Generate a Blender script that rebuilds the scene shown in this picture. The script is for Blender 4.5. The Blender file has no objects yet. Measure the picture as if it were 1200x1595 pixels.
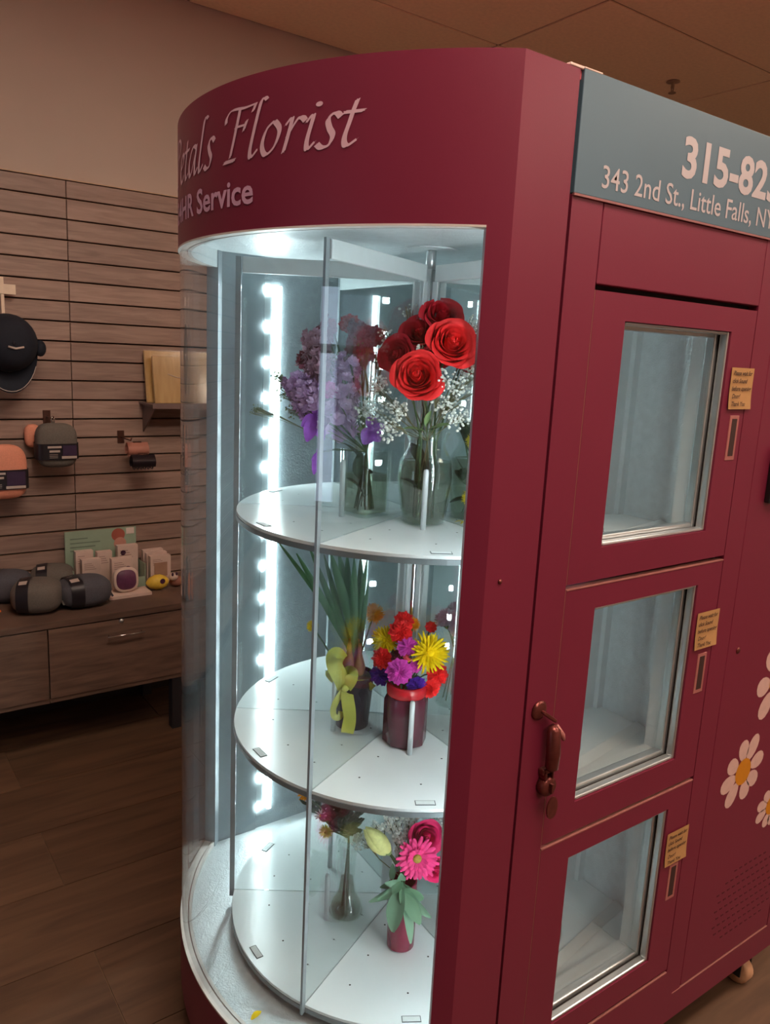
import bpy, math, random
from mathutils import Vector, Matrix, Quaternion

scene = bpy.context.scene
COL = scene.collection
PI = math.pi
rnd = random.Random(7)

# ------------------------------------------------------------------ camera
F_PX = 1222.27
CAM = Vector((-0.7845, -0.8193, 1.5439))
_y, _p, _r = math.radians(54.0521), math.radians(-11.4269), math.radians(2.8153)
FWD = Vector((math.cos(_p)*math.cos(_y), math.cos(_p)*math.sin(_y), math.sin(_p)))
_R0 = Vector((math.sin(_y), -math.cos(_y), 0)); _U0 = _R0.cross(FWD)
RGT = math.cos(_r)*_R0 + math.sin(_r)*_U0
UPV = -math.sin(_r)*_R0 + math.cos(_r)*_U0
cd = bpy.data.cameras.new('camera'); cam = bpy.data.objects.new('camera', cd); COL.objects.link(cam)
cd.sensor_fit = 'VERTICAL'; cd.sensor_height = 36.0; cd.lens = 36.0*F_PX/1595.0
cd.clip_start = 0.02; cd.clip_end = 60
mw = Matrix((RGT, UPV, -FWD)).transposed().to_4x4(); mw.translation = CAM
cam.matrix_world = mw
scene.camera = cam

# ------------------------------------------------------------------ world, exposure
w = bpy.data.worlds.new('world'); scene.world = w; w.use_nodes = True
w.node_tree.nodes['Background'].inputs[0].default_value = (0.9, 0.72, 0.55, 1)
w.node_tree.nodes['Background'].inputs[1].default_value = 0.02
vs = scene.view_settings
vs.view_transform = 'Standard'; vs.look = 'None'; vs.gamma = 1.0; vs.use_curve_mapping = False
vs.exposure = 0.0
scene.cycles.transparent_max_bounces = 40   # several sheets of glass stand one behind the other

LED_BAR = 30.0      # emission of the led strips in the flower case
LED_DOT = 260.0
TROFFER = 17.0       # emission of the ceiling light panels
DAYLIGHT = 3.0      # emission of the shop window behind the camera

# ------------------------------------------------------------------ pixel helpers (photo frame 1200x1595)
def ray(u, v): return FWD + RGT*((u-600)/F_PX) - UPV*((v-797.5)/F_PX)
def at(u, v, d): return CAM + ray(u, v)*d
def on_y(u, v, Y): r = ray(u, v); return CAM + r*((Y-CAM.y)/r.y)
def on_z(u, v, Z): r = ray(u, v); return CAM + r*((Z-CAM.z)/r.z)
def depth(P): return (Vector(P)-CAM).dot(FWD)

# ------------------------------------------------------------------ materials
MATS = {}
def lin(c):
    return tuple((x/255/12.92 if x/255 <= 0.04045 else ((x/255+0.055)/1.055)**2.4) for x in c)
def mat(name, rgb, rough=0.5, metal=0.0, var=0.08, scale=30.0, bump=0.0, bscale=200.0, spec=0.5,
        emit=None, estr=0.0, trans=0.0, sss=0.0, stretch=None):
    if name in MATS: return MATS[name]
    m = bpy.data.materials.new(name); m.use_nodes = True
    nt = m.node_tree; N = nt.nodes; L = nt.links
    b = N['Principled BSDF']
    col = lin(rgb)
    tc = N.new('ShaderNodeTexCoord'); src = tc.outputs['Object']
    if stretch:
        mp = N.new('ShaderNodeMapping'); mp.inputs['Scale'].default_value = stretch
        L.new(src, mp.inputs[0]); src = mp.outputs[0]
    nz = N.new('ShaderNodeTexNoise'); nz.inputs['Scale'].default_value = scale; nz.inputs['Detail'].default_value = 4
    L.new(src, nz.inputs['Vector'])
    rp = N.new('ShaderNodeValToRGB')
    rp.color_ramp.elements[0].position = 0.3; rp.color_ramp.elements[1].position = 0.7
    rp.color_ramp.elements[0].color = tuple(max(0, x*(1-var)) for x in col)+(1,)
    rp.color_ramp.elements[1].color = tuple(min(1, x*(1+var)) for x in col)+(1,)
    L.new(nz.outputs[0], rp.inputs[0]); L.new(rp.outputs[0], b.inputs['Base Color'])
    b.inputs['Roughness'].default_value = rough; b.inputs['Metallic'].default_value = metal
    b.inputs['Specular IOR Level'].default_value = spec
    if emit is not None:
        b.inputs['Emission Color'].default_value = lin(emit)+(1,); b.inputs['Emission Strength'].default_value = estr
    if sss: b.inputs['Subsurface Weight'].default_value = sss; b.inputs['Subsurface Radius'].default_value = (.01, .005, .003)
    if bump:
        n2 = N.new('ShaderNodeTexNoise'); n2.inputs['Scale'].default_value = bscale; n2.inputs['Detail'].default_value = 2
        L.new(src, n2.inputs['Vector'])
        bp = N.new('ShaderNodeBump'); bp.inputs['Strength'].default_value = bump; bp.inputs['Distance'].default_value = 0.002
        L.new(n2.outputs[0], bp.inputs['Height']); L.new(bp.outputs[0], b.inputs['Normal'])
    MATS[name] = m; return m

def glass_mat(name, tint=(1, 1, 1), base=0.035, rough=0.0, gain=1.0):
    """clear sheet glass: see-through, mirror reflection rising towards grazing angles"""
    if name in MATS: return MATS[name]
    m = bpy.data.materials.new(name); m.use_nodes = True
    nt = m.node_tree; N = nt.nodes; L = nt.links
    N.remove(N['Principled BSDF']); out = N['Material Output']
    tr = N.new('ShaderNodeBsdfTransparent'); tr.inputs[0].default_value = tuple(tint)+(1,)
    gl = N.new('ShaderNodeBsdfGlossy'); gl.inputs['Roughness'].default_value = rough; gl.inputs['Color'].default_value = (1, 1, 1, 1)
    lw = N.new('ShaderNodeLayerWeight'); lw.inputs['Blend'].default_value = 0.5
    pw = N.new('ShaderNodeMath'); pw.operation = 'POWER'; pw.inputs[1].default_value = 4.5
    L.new(lw.outputs['Facing'], pw.inputs[0])
    ma = N.new('ShaderNodeMath'); ma.operation = 'MULTIPLY_ADD'; ma.inputs[1].default_value = 0.8*gain; ma.inputs[2].default_value = base
    L.new(pw.outputs[0], ma.inputs[0])
    mx = N.new('ShaderNodeMixShader'); L.new(ma.outputs[0], mx.inputs[0]); L.new(tr.outputs[0], mx.inputs[1]); L.new(gl.outputs[0], mx.inputs[2])
    L.new(mx.outputs[0], out.inputs['Surface'])
    MATS[name] = m; return m

def wood_mat(name, c1, c2, rough=0.55, scale=3.0, stretch=(1, 1, 12)):
    m = bpy.data.materials.new(name); m.use_nodes = True
    nt = m.node_tree; N = nt.nodes; L = nt.links; b = N['Principled BSDF']
    tc = N.new('ShaderNodeTexCoord'); mp = N.new('ShaderNodeMapping'); mp.inputs['Scale'].default_value = stretch
    oi = N.new('ShaderNodeObjectInfo'); ad = N.new('ShaderNodeVectorMath'); ad.operation = 'ADD'
    mu = N.new('ShaderNodeMath'); mu.operation = 'MULTIPLY'; mu.inputs[1].default_value = 37.0
    L.new(oi.outputs['Random'], mu.inputs[0])
    L.new(tc.outputs['Object'], ad.inputs[0]); L.new(mu.outputs[0], ad.inputs[1]); L.new(ad.outputs[0], mp.inputs[0])
    n1 = N.new('ShaderNodeTexNoise'); n1.inputs['Scale'].default_value = scale; n1.inputs['Detail'].default_value = 8
    n1.inputs['Distortion'].default_value = 0.8
    L.new(mp.outputs[0], n1.inputs['Vector'])
    rp = N.new('ShaderNodeValToRGB'); rp.color_ramp.elements[0].position = 0.32; rp.color_ramp.elements[1].position = 0.68
    rp.color_ramp.elements[0].color = lin(c1)+(1,); rp.color_ramp.elements[1].color = lin(c2)+(1,)
    L.new(n1.outputs[0], rp.inputs[0])
    hs = N.new('ShaderNodeHueSaturation'); mr = N.new('ShaderNodeMapRange')
    mr.inputs[3].default_value = 0.88; mr.inputs[4].default_value = 1.1
    L.new(oi.outputs['Random'], mr.inputs[0]); L.new(mr.outputs[0], hs.inputs['Value']); L.new(rp.outputs[0], hs.inputs['Color'])
    L.new(hs.outputs[0], b.inputs['Base Color'])
    bp = N.new('ShaderNodeBump'); bp.inputs['Strength'].default_value = 0.25; bp.inputs['Distance'].default_value = 0.001
    L.new(n1.outputs[0], bp.inputs['Height']); L.new(bp.outputs[0], b.inputs['Normal'])
    b.inputs['Roughness'].default_value = rough
    MATS[name] = m; return m

M_RED = mat('machine_red', (119, 35, 59), 0.40, 0.0, 0.03, 4, 0.05, 600, 0.4)
M_TEAL = mat('sign_teal', (80, 106, 122), 0.4, 0, 0.03, 5)
M_WHITEPRINT = mat('print_white', (216, 176, 190), 0.5, 0, 0.02)
M_SIGNPRINT = mat('print_sign', (184, 174, 178), 0.5, 0, 0.02)
M_DARK = mat('gap_black', (20, 12, 14), 0.8)
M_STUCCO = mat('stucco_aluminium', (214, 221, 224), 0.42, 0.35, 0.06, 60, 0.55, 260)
M_STUCCOD = mat('stucco_aluminium_dim', (160, 170, 176), 0.42, 0.45, 0.08, 60, 0.6, 260)  # same stucco aluminium, darkened for the dim surroundings it mirrors
M_COLLIN = mat('column_grey', (150, 160, 166), 0.45, 0.4, 0.05, 30)
M_ALU = mat('aluminium', (205, 210, 212), 0.32, 0.85, 0.05, 40)
M_ALUW = mat('white_aluminium', (214, 220, 222), 0.4, 0.2, 0.03, 40)
M_STILE = mat('stile_grey', (150, 158, 162), 0.4, 0.5, 0.04, 40)
M_CHROME = mat('chrome', (222, 224, 226), 0.12, 1.0, 0.02)
M_SHELF = mat('shelf_white', (226, 231, 232), 0.22, 0, 0.02, 10)
M_SHELFEDGE = mat('shelf_edge', (120, 128, 132), 0.4, 0.3, 0.04)
M_LINING = mat('white_lining', (210, 216, 218), 0.4, 0, 0.03)
M_RIM = mat('glass_trim', (220, 214, 208), 0.4, 0.1)
M_GLASS = glass_mat('case_glass', (0.97, 0.985, 0.985), 0.045)
M_PANE = glass_mat('divider_glass', (0.94, 0.965, 0.965), 0.05)
M_VASE = glass_mat('vase_glass', (0.94, 0.965, 0.955), 0.06, 0.02)
M_LEDBAR = mat('led_bar', (240, 248, 255), 0.4, emit=(230, 248, 248), estr=LED_BAR)
M_LEDDOT = mat('led_dot', (250, 252, 255), 0.4, emit=(232, 248, 248), estr=LED_DOT)

# ------------------------------------------------------------------ mesh builder
ROOTM = {}
class MB:
    def __init__(s): s.v = []; s.f = []
    def add(s, vs_, fs_):
        o = len(s.v); s.v += [Vector(x) for x in vs_]; s.f += [tuple(i+o for i in f) for f in fs_]; return s
    def box(s, x0, x1, y0, y1, z0, z1):
        return s.add([(x0,y0,z0),(x1,y0,z0),(x1,y1,z0),(x0,y1,z0),(x0,y0,z1),(x1,y0,z1),(x1,y1,z1),(x0,y1,z1)],
              [(0,3,2,1),(4,5,6,7),(0,1,5,4),(1,2,6,5),(2,3,7,6),(3,0,4,7)])
    def obox(s, c, ax, ay, az):
        c = Vector(c); ax, ay, az = Vector(ax), Vector(ay), Vector(az)
        vs_ = [c+ax*i+ay*j+az*k for k in (-1, 1) for (i, j) in ((-1,-1),(1,-1),(1,1),(-1,1))]
        return s.add(vs_, [(0,3,2,1),(4,5,6,7),(0,1,5,4),(1,2,6,5),(2,3,7,6),(3,0,4,7)])
    def bar(s, a, b, w, h, up=(0, 0, 1)):
        a, b = Vector(a), Vector(b); d = (b-a); L = d.length; d.normalize()
        x = d.cross(Vector(up)); 
        if x.length < 1e-4: x = d.cross(Vector((1, 0, 0)))
        x.normalize(); y = x.cross(d)
        return s.obox((a+b)/2, d*L/2, x*w/2, y*h/2)
    def tube(s, pts, rads, n=8, cap=True):
        pts = [Vector(p) for p in pts]
        if not isinstance(rads, (list, tuple)): rads = [rads]*len(pts)
        o = len(s.v); prev = None
        for i, p in enumerate(pts):
            d = (pts[min(i+1, len(pts)-1)]-pts[max(i-1, 0)]).normalized()
            if prev is None:
                x = d.orthogonal().normalized()
            else:
                x = (prev-d*prev.dot(d)); x = x.normalized() if x.length > 1e-6 else d.orthogonal().normalized()
            prev = x; y = d.cross(x)
            for k in range(n):
                a = 2*PI*k/n; s.v.append(p+(x*math.cos(a)+y*math.sin(a))*rads[i])
        for i in range(len(pts)-1):
            for k in range(n):
                k2 = (k+1) % n
                s.f.append((o+i*n+k, o+i*n+k2, o+(i+1)*n+k2, o+(i+1)*n+k))
        if cap:
            s.f.append(tuple(o+k for k in reversed(range(n)))); s.f.append(tuple(o+(len(pts)-1)*n+k for k in range(n)))
        return s
    def lathe(s, prof, c, n=28, sq=0.0, rot=0.0):
        """prof: list of (r,z); sq>0 squares the section"""
        c = Vector(c); o = len(s.v)
        for r, z in prof:
            for k in range(n):
                a = 2*PI*k/n
                ca, sa = math.cos(a), math.sin(a)
                q = 1.0
                if sq: q = 1.0/((abs(ca)**sq+abs(sa)**sq)**(1/sq))
                x, y = r*q*ca, r*q*sa
                s.v.append(c+Vector((x*math.cos(rot)-y*math.sin(rot), x*math.sin(rot)+y*math.cos(rot), z)))
        for i in range(len(prof)-1):
            for k in range(n):
                k2 = (k+1) % n
                s.f.append((o+i*n+k, o+i*n+k2, o+(i+1)*n+k2, o+(i+1)*n+k))
        if prof[0][0] > 1e-5: s.f.append(tuple(o+k for k in reversed(range(n))))
        if prof[-1][0] > 1e-5: s.f.append(tuple(o+(len(prof)-1)*n+k for k in range(n)))
        return s
    def prism(s, poly, z0, z1):
        n = len(poly); o = len(s.v)
        s.v += [Vector((x, y, z0)) for x, y in poly]+[Vector((x, y, z1)) for x, y in poly]
        s.f.append(tuple(o+i for i in reversed(range(n)))); s.f.append(tuple(o+n+i for i in range(n)))
        for i in range(n):
            j = (i+1) % n; s.f.append((o+i, o+j, o+n+j, o+n+i))
        return s
    def arc(s, cx, cy, r0, r1, a0, a1, z0, z1, n=48):
        o = len(s.v)
        for i in range(n+1):
            a = math.radians(a0+(a1-a0)*i/n); c, d = math.cos(a), math.sin(a)
            s.v += [Vector((cx+r0*c, cy+r0*d, z0)), Vector((cx+r1*c, cy+r1*d, z0)), Vector((cx+r1*c, cy+r1*d, z1)), Vector((cx+r0*c, cy+r0*d, z1))]
        for i in range(n):
            b = o+4*i
            for k in range(4):
                k2 = (k+1) % 4; s.f.append((b+k, b+k2, b+4+k2, b+4+k))
        s.f.append((o+3, o+2, o+1, o)); b = o+4*n; s.f.append((b, b+1, b+2, b+3))
        return s
    def grid(s, fn, nu, nv):
        o = len(s.v)
        for j in range(nv+1):
            for i in range(nu+1): s.v.append(Vector(fn(i/nu, j/nv)))
        for j in range(nv):
            for i in range(nu):
                a = o+j*(nu+1)+i; s.f.append((a, a+1, a+nu+2, a+nu+1))
        return s
    def ellipsoid(s, c, rx, ry, rz, nu=16, nv=10, e=1.0):
        c = Vector(c)
        def sp(x, p): return math.copysign(abs(x)**p, x)
        o = len(s.v)
        for j in range(nv+1):
            ph = -PI/2+PI*j/nv
            for i in range(nu):
                th = 2*PI*i/nu
                s.v.append(c+Vector((rx*sp(math.cos(ph), e)*sp(math.cos(th), e), ry*sp(math.cos(ph), e)*sp(math.sin(th), e), rz*sp(math.sin(ph), e))))
        for j in range(nv):
            for i in range(nu):
                i2 = (i+1) % nu; s.f.append((o+j*nu+i, o+j*nu+i2, o+(j+1)*nu+i2, o+(j+1)*nu+i))
        return s
    def xf(s, M):
        s.v = [M @ v for v in s.v]; return s
    def build(s, name, m, parent=None, smooth=False, bevel=0.0, stuff=False):
        me = bpy.data.meshes.new(name); me.from_pydata([tuple(v) for v in s.v], [], s.f); me.update()
        me.materials.append(m)
        if smooth: 
            for p in me.polygons: p.use_smooth = True
        return link(name, me, parent, bevel, smooth, stuff)

def link(name, me, parent=None, bevel=0.0, smooth=False, stuff=False):
    o = bpy.data.objects.new(name, me); COL.objects.link(o)
    if parent is not None:
        o.parent = parent
        R = ROOTM.get(parent.name, Matrix.Identity(4))
        o.matrix_parent_inverse = R.inverted(); ROOTM[o.name] = Matrix.Identity(4)
    if bevel:
        b = o.modifiers.new('bevel', 'BEVEL'); b.width = bevel; b.segments = 2; b.limit_method = 'ANGLE'; b.angle_limit = math.radians(40)
    if stuff: o['kind'] = 'stuff'
    return o

def root(name, label, cat, M=None, loc=None, group=None):
    o = bpy.data.objects.new(name, None); COL.objects.link(o); o.empty_display_size = 0.03
    if M is None: M = Matrix.Translation(Vector(loc if loc is not None else (0, 0, 0)))
    o.matrix_world = M; ROOTM[o.name] = M.copy()
    tag(o, label, cat, group); return o
def tag(o, label, cat, group=None):
    o['label'] = label; o['category'] = cat
    if group: o['group'] = group
    return o
def struct(o): o['kind'] = 'structure'; return o
def origin_to(o, p):
    """move a top-level mesh's origin to p without moving it"""
    p = Vector(p); o.data.transform(Matrix.Translation(-p)); o.location = p; ROOTM[o.name] = Matrix.Translation(p); return o

def text_mesh(txt, size, bold=0.0, shear=0.0, sx=1.0):
    """builtin font -> (verts2d, faces, width)"""
    c = bpy.data.curves.new('t', 'FONT'); c.body = txt; c.size = size; c.offset = bold; c.shear = shear; c.resolution_u = 3
    o = bpy.data.objects.new('t', c); COL.objects.link(o)
    bpy.context.view_layer.update()
    me = bpy.data.meshes.new_from_object(o.evaluated_get(bpy.context.evaluated_depsgraph_get()))
    v = [(p.co.x*sx, p.co.y) for p in me.vertices]; f = [tuple(p.vertices) for p in me.polygons]
    bpy.data.objects.remove(o); bpy.data.curves.remove(c); bpy.data.meshes.remove(me)
    wd = max(x for x, y in v) if v else 0
    return v, f, wd

# ================================================================== ROOM SHELL
YW = 2.481; ZC = 2.865
X0, X1, Y0 = -6.0, 5.0, -4.0
M_PAINT = mat('wall_paint', (188, 172, 160), 0.85, 0, 0.03, 3, 0.1, 300)
M_GROUT = mat('floor_grout', (120, 96, 76), 0.9)
M_CEILBACK = mat('ceiling_grid', (150, 122, 98), 0.7)
M_TILE = mat('ceiling_tile', (244, 216, 182), 0.95, 0, 0.05, 60, 0.3, 400)
M_SLAT = wood_mat('slat_wood', (136, 112, 102), (162, 136, 124), 0.5, 3.0, (2.0, 2.0, 22))
M_CAB = wood_mat('cabinet_wood', (92, 72, 62), (124, 98, 84), 0.5, 2.5, (2, 2, 18))
M_PLANK = wood_mat('floor_plank', (84, 62, 48), (112, 84, 64), 0.5, 2.0, (1.2, 10, 2))

fl = struct(MB().box(X0, X1, Y0, YW, -0.06, -0.003).build('floor', M_GROUT))
ROOTM[fl.name] = Matrix.Identity(4)
PW, PLN = 0.298, 1.2
pm = None
k = 0
for j in range(-1, 22):
    y1 = 1.9-PW*j+PW; y0 = y1-PW
    if y0 < Y0: break
    y1c = min(y1, YW)
    off = -0.32 + (0.6 if j % 2 else 0.0)
    i0 = math.floor((X0-off)/PLN)
    for i in range(i0, i0+11):
        xa, xb = off+i*PLN, off+(i+1)*PLN
        if xb <= X0+0.05 or xa >= X1-0.05: continue
        xa, xb = max(xa, X0), min(xb, X1)
        if xa < -3.2 or xb > 3.6:   # far from the picture: leave to the same plank, no bevel
            pass
        mb = MB().box(xa+0.0015-xa, xb-0.0015-xa, y0+0.0015-y0, y1c-0.0015-y0, -0.0028, 0.0)
        o = mb.build('floor_plank', M_PLANK, fl); o.location = (xa, y0, 0)

ce = struct(MB().box(X0, X1, Y0, YW, ZC+0.02, ZC+0.08).build('ceiling', M_CEILBACK)); ROOTM[ce.name] = Matrix.Identity(4)
TROF = [(-2, 2), (-2, 4), (-2, 7), (0, 4), (0, 7), (2, 4)]   # ceiling cells that hold a light panel
def cell(i, j): return 1.72+1.2*i, 1.97-0.6*j
for i in range(-7, 3):
    for j in range(-1, 10):
        xa, yb = cell(i, j); xb, ya = xa+1.2, yb-0.6
        if j == -1: yb = YW; ya = 1.97
        xa, xb = max(xa, X0), min(xb, X1)
        if xb-xa < 0.1 or ya < Y0: continue
        if (i, j) in TROF: continue
        o = MB().box(0.007, xb-xa-0.007, 0.007, yb-ya-0.007, 0, 0.014).build('ceiling_tile', M_TILE, ce); o.location = (xa, ya, ZC+0.004)
for i in range(-7, 4):
    x = 1.72+1.2*i
    if X0 < x < X1: MB().box(x-0.006, x+0.006, Y0, YW, ZC+0.009, ZC+0.019).build('tee_bar', M_CEILBACK, ce)
for j in range(-1, 10):
    y = 1.97-0.6*j
    if y > Y0: MB().box(X0, X1, y-0.006, y+0.006, ZC+0.009, ZC+0.019).build('tee_bar', M_CEILBACK, ce)

wb = struct(MB().box(X0, X1, YW+0.012, YW+0.12, 0, ZC+0.02).build('wall_back', M_PAINT)); ROOTM[wb.name] = Matrix.Identity(4)
struct(MB().box(X1, X1+0.1, Y0, YW, 0, ZC).build('wall_right', M_PAINT))
struct(MB().box(X0, X1, Y0-0.1, Y0, 0, ZC).build('wall_front', M_PAINT))
# left wall with the shop's glazed entrance (seen only as reflections in the case glass)
WY0, WY1, WZ0, WZ1 = 0.15, 0.95, 0.1, 2.15
wl = MB().box(X0-0.1, X0, Y0, WY0, 0, ZC).box(X0-0.1, X0, WY1, YW, 0, ZC).box(X0-0.1, X0, WY0, WY1, WZ1, ZC).box(X0-0.1, X0, WY0, WY1, 0, WZ0)
struct(wl.build('wall_left', M_PAINT))
M_DAY = mat('daylight', (225, 236, 250), 0.5, emit=(205, 226, 255), estr=DAYLIGHT)
win = struct(MB().box(X0-0.09, X0-0.08, WY0, WY1, WZ0, WZ1).build('window_1', M_DAY)); ROOTM[win.name] = Matrix.Identity(4)
fr = MB()
for (a, b, c_, d_) in ((WY0, WY0+0.05, WZ0, WZ1), (WY1-0.05, WY1, WZ0, WZ1), (WY0, WY1, WZ0, WZ0+0.08), (WY0, WY1, WZ1-0.06, WZ1), (WY0, WY1, 1.52, 1.60)):
    fr.box(X0-0.07, X0-0.02, a, b, c_, d_)
fr.build('window_frame', M_DARK, win)

# slat wall: every slat its own board, groove between
SLZ, SLP = 2.060, 0.0759
M_GROOVE = mat('slat_groove', (44, 30, 26), 0.8)
sb = struct(MB().box(X0, X1, YW+0.006, YW+0.013, 0.30, 2.13).build('wall_back_slatboard', M_GROOVE)); ROOTM[sb.name] = Matrix.Identity(4)
sb.name = 'trim_1'
ROOTM['trim_1'] = Matrix.Identity(4)
slat_me = None
for i in range(-1, 22):
    zt = SLZ-SLP*i; zb = zt-SLP
    if i == -1: zt = 2.127
    for (xa, xb) in ((-2.404, -1.185), (-1.185, 0.034), (0.034, 1.253), (1.253, 2.472)):
        mb = MB().box(0.0012, xb-xa-0.0012, -0.014, 0.006, 0.0032, zt-zb-0.0035)
        o = mb.build('slat', M_SLAT, sb, bevel=0.0018); o.location = (xa, YW, zb)
# metal insert lip of each groove, its highlight painted in as a pale tone
M_LIP = mat('groove_lip', (176, 146, 124), 0.35, 0.3)
for i in range(0, 22):
    zt = SLZ-SLP*i
    MB().box(-2.404, 2.472, YW-0.0146, YW+0.006, zt-0.0038, zt-0.0026).build('groove_lip', M_LIP, sb)
struct(MB().box(-2.404, 2.472, YW-0.016, YW+0.02, 2.127, 2.131).build('trim_2', mat('cap_trim_lit', (190, 160, 132), 0.5)))  # pale tone paints the warm light on the slat wall's top edge

# ceiling light panels
M_TROF = mat('light_panel', (255, 240, 220), 0.5, emit=(255, 230, 208), estr=TROFFER)
M_TFRAME = mat('light_panel_frame', (190, 180, 168), 0.5)
for n, (i, j) in enumerate(TROF):
    xa, yb = cell(i, j)
    t = root('ceiling_light', 'recessed ceiling light panel giving warm light above the shop floor', 'ceiling light', loc=(xa+0.6, yb-0.3, ZC), group='recessed light panels in the ceiling')
    f = MB().box(xa+.008, xa+.03, yb-.592, yb-.008, ZC+.001, ZC+.014).box(xa+1.17, xa+1.192, yb-.592, yb-.008, ZC+.001, ZC+.014).box(xa+.03, xa+1.17, yb-.592, yb-.57, ZC+.001, ZC+.014).box(xa+.03, xa+1.17, yb-.03, yb-.008, ZC+.001, ZC+.014)
    f.build('frame', M_TFRAME, t)
    MB().box(xa+.03, xa+1.17, yb-.57, yb-.03, ZC+.004, ZC+.010).build('diffuser', M_TROF, t)

# sprinkler head in the ceiling
sp = Vector((2.618, 1.722, ZC+0.004))
t = root('sprinkler_head', 'small ceiling sprinkler head above the vending machine', 'sprinkler', loc=sp)
MB().lathe([(0.03, 0), (0.032, -0.004), (0.02, -0.008), (0.008, -0.01), (0.008, -0.03), (0.0, -0.03)], sp).build('body', M_CEILBACK, t, True)
MB().lathe([(0.0, -0.048), (0.018, -0.05), (0.018, -0.053), (0.0, -0.053)], sp, 12).build('deflector', M_CEILBACK, t)
MB().bar(sp+Vector((.008, 0, -.03)), sp+Vector((.004, 0, -.05)), .004, .004).bar(sp+Vector((-.008, 0, -.03)), sp+Vector((-.004, 0, -.05)), .004, .004).build('yoke', M_CEILBACK, t)

# ================================================================== VENDING MACHINE
CX, CY, R = 0.3902, 0.4926, 0.6284
DP = 2*CY; LX = 1.14
ZB, ZT = 0.10, 1.942
ZG0, ZG1 = 0.2446, 1.7216
AC = 128.39; AG = 131.6
vm = root('flower_vending_machine', 'magenta red flower vending machine with curved glass case and white lettering', 'vending machine', loc=(0.45, CY, 0))
def D_poly(inset=0.0, x_end=LX, n=40):
    pts = []
    for i in range(n+1):
        a = math.radians(AC+(360-2*AC)*i/n)   # from back corner round to front corner
        pts.append((CX+(R-inset)*math.cos(a), CY+(R-inset)*math.sin(a)))
    pts = [(max(x, -1), y) for x, y in pts]
    pts.append((x_end, inset)); pts.append((x_end, DP-inset))
    return pts
hb = MB().arc(CX, CY, R-0.018, R, AG, 360-AG, ZG1, ZT, 90).build('header_band', M_RED, vm, True)
bb = MB().arc(CX, CY, R-0.018, R, AG, 360-AG, ZB, ZG0, 90).build('base_band', M_RED, vm, True)
for o in (hb, bb):
    mod = o.modifiers.new('e', 'EDGE_SPLIT'); mod.split_angle = math.radians(35)
MB().arc(CX, CY, R-0.016, R+0.0006, AG, 360-AG, ZG0, ZG0+0.004, 80).build('glass_trim', M_RIM, vm)
MB().arc(CX, CY, R-0.016, R+0.0006, AG, 360-AG, ZG1-0.003, ZG1, 80).build('glass_trim', M_RIM, vm)
gl = MB().arc(CX, CY, R-0.009, R-0.003, AG, 360-AG, ZG0+0.002, ZG1-0.001, 90).build('curved_glass', M_GLASS, vm, True)
mod = gl.modifiers.new('e', 'EDGE_SPLIT'); mod.split_angle = math.radians(35)
# columns: bent strip, flat face and inner return
def column(front):
    s = 1 if front else -1
    def Y(y): return y if front else DP-y
    pts = []
    for i in range(5):
        a = math.radians(360-AG+(AG-AC)*i/4) if front else math.radians(AG-(AG-AC)*i/4)
        pts.append((CX+R*math.cos(a), CY+R*math.sin(a)))
    g = pts[0]
    inner = [(0.1065, Y(0)), (0.1065, Y(0.022)), (0.004, Y(0.022)), (g[0]+0.016*math.cos(math.radians(50)), g[1]+s*0.016)]
    poly = pts+inner
    if not front: poly = poly[::-1]
    return MB().prism(poly, ZB, ZT)
column(True).build('front_column', M_RED, vm)
column(False).build('rear_column', M_RED, vm)
MB().prism(D_poly(0.004)[::-1], ZT-0.012, ZT-0.001).build('roof', mat('roof_edge', (190, 90, 100), 0.5), vm)
MB().box(0.085, 0.128, -0.001, 0.05, ZT-0.0, ZT+0.004).box(0.112, 0.15, -0.003, 0.02, ZT+0.001, ZT+0.0035).build('roof_flashing', mat('flashing', (225, 196, 186), 0.5), vm, bevel=0.001)
MB().box(0.1, LX, DP-0.02, DP, ZB, ZT).build('back_panel', M_RED, vm)
MB().box(LX-0.02, LX, 0.021, DP-0.021, ZB, ZT).build('end_panel', M_RED, vm)
MB().prism(D_poly(0.02, LX-0.02)[::-1], ZB, ZB+0.02).build('bottom_plate', M_RED, vm)
# recess behind the face so gaps read dark
XD0, XD1, XP0, XP1 = 0.1799, 0.634, 0.6978, 1.066
MB().box(0.1065, 0.1125, 0.006, 0.02, ZB, ZT).build('seam_strip', M_DARK, vm)
# face frame pieces
ZS0 = 1.7799
ff = MB()
ff.box(0.1125, XD0, 0, 0.02, ZB, ZS0)                # stile at the round case
ff.box(XD1+0.002, XP0-0.001, 0, 0.02, ZB, ZS0)       # stile between doors and side panel
ff.box(XP1+0.002, LX, 0, 0.02, ZB, ZS0)
ff.box(XD0, XD1+0.002, 0, 0.02, ZB, 0.2459-0.004)
ff.box(XP0-0.001, XP1+0.002, 0, 0.02, ZB, 0.172)
ff.build('face_frame', M_RED, vm)
sg = MB().box(0.1125, LX, -0.0025, 0.02, ZS0+0.001, 1.9442).build('sign_panel', M_TEAL, vm, bevel=0.0012)
MB().box(0.1125, LX, -0.0035, 0.0, ZS0-0.0022, ZS0+0.001).build('sign_edge', mat('sign_edge', (150, 96, 96), 0.5), vm)
MB().box(XD0+0.003, XP1, 0.0005, 0.02, 1.6579+0.004, ZS0-0.002).build('fascia_panel', M_RED, vm, bevel=0.0015)
cp = MB().box(XP0+0.001, XP1, 0.0, 0.018, 0.1755, 1.6579-0.003).build('control_panel', M_RED, vm, bevel=0.0015)
MB().box(XD0+0.001, XP1, 0.0195, 0.024, 1.64, 1.675).build('gap_backing', M_DARK, vm)
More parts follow.
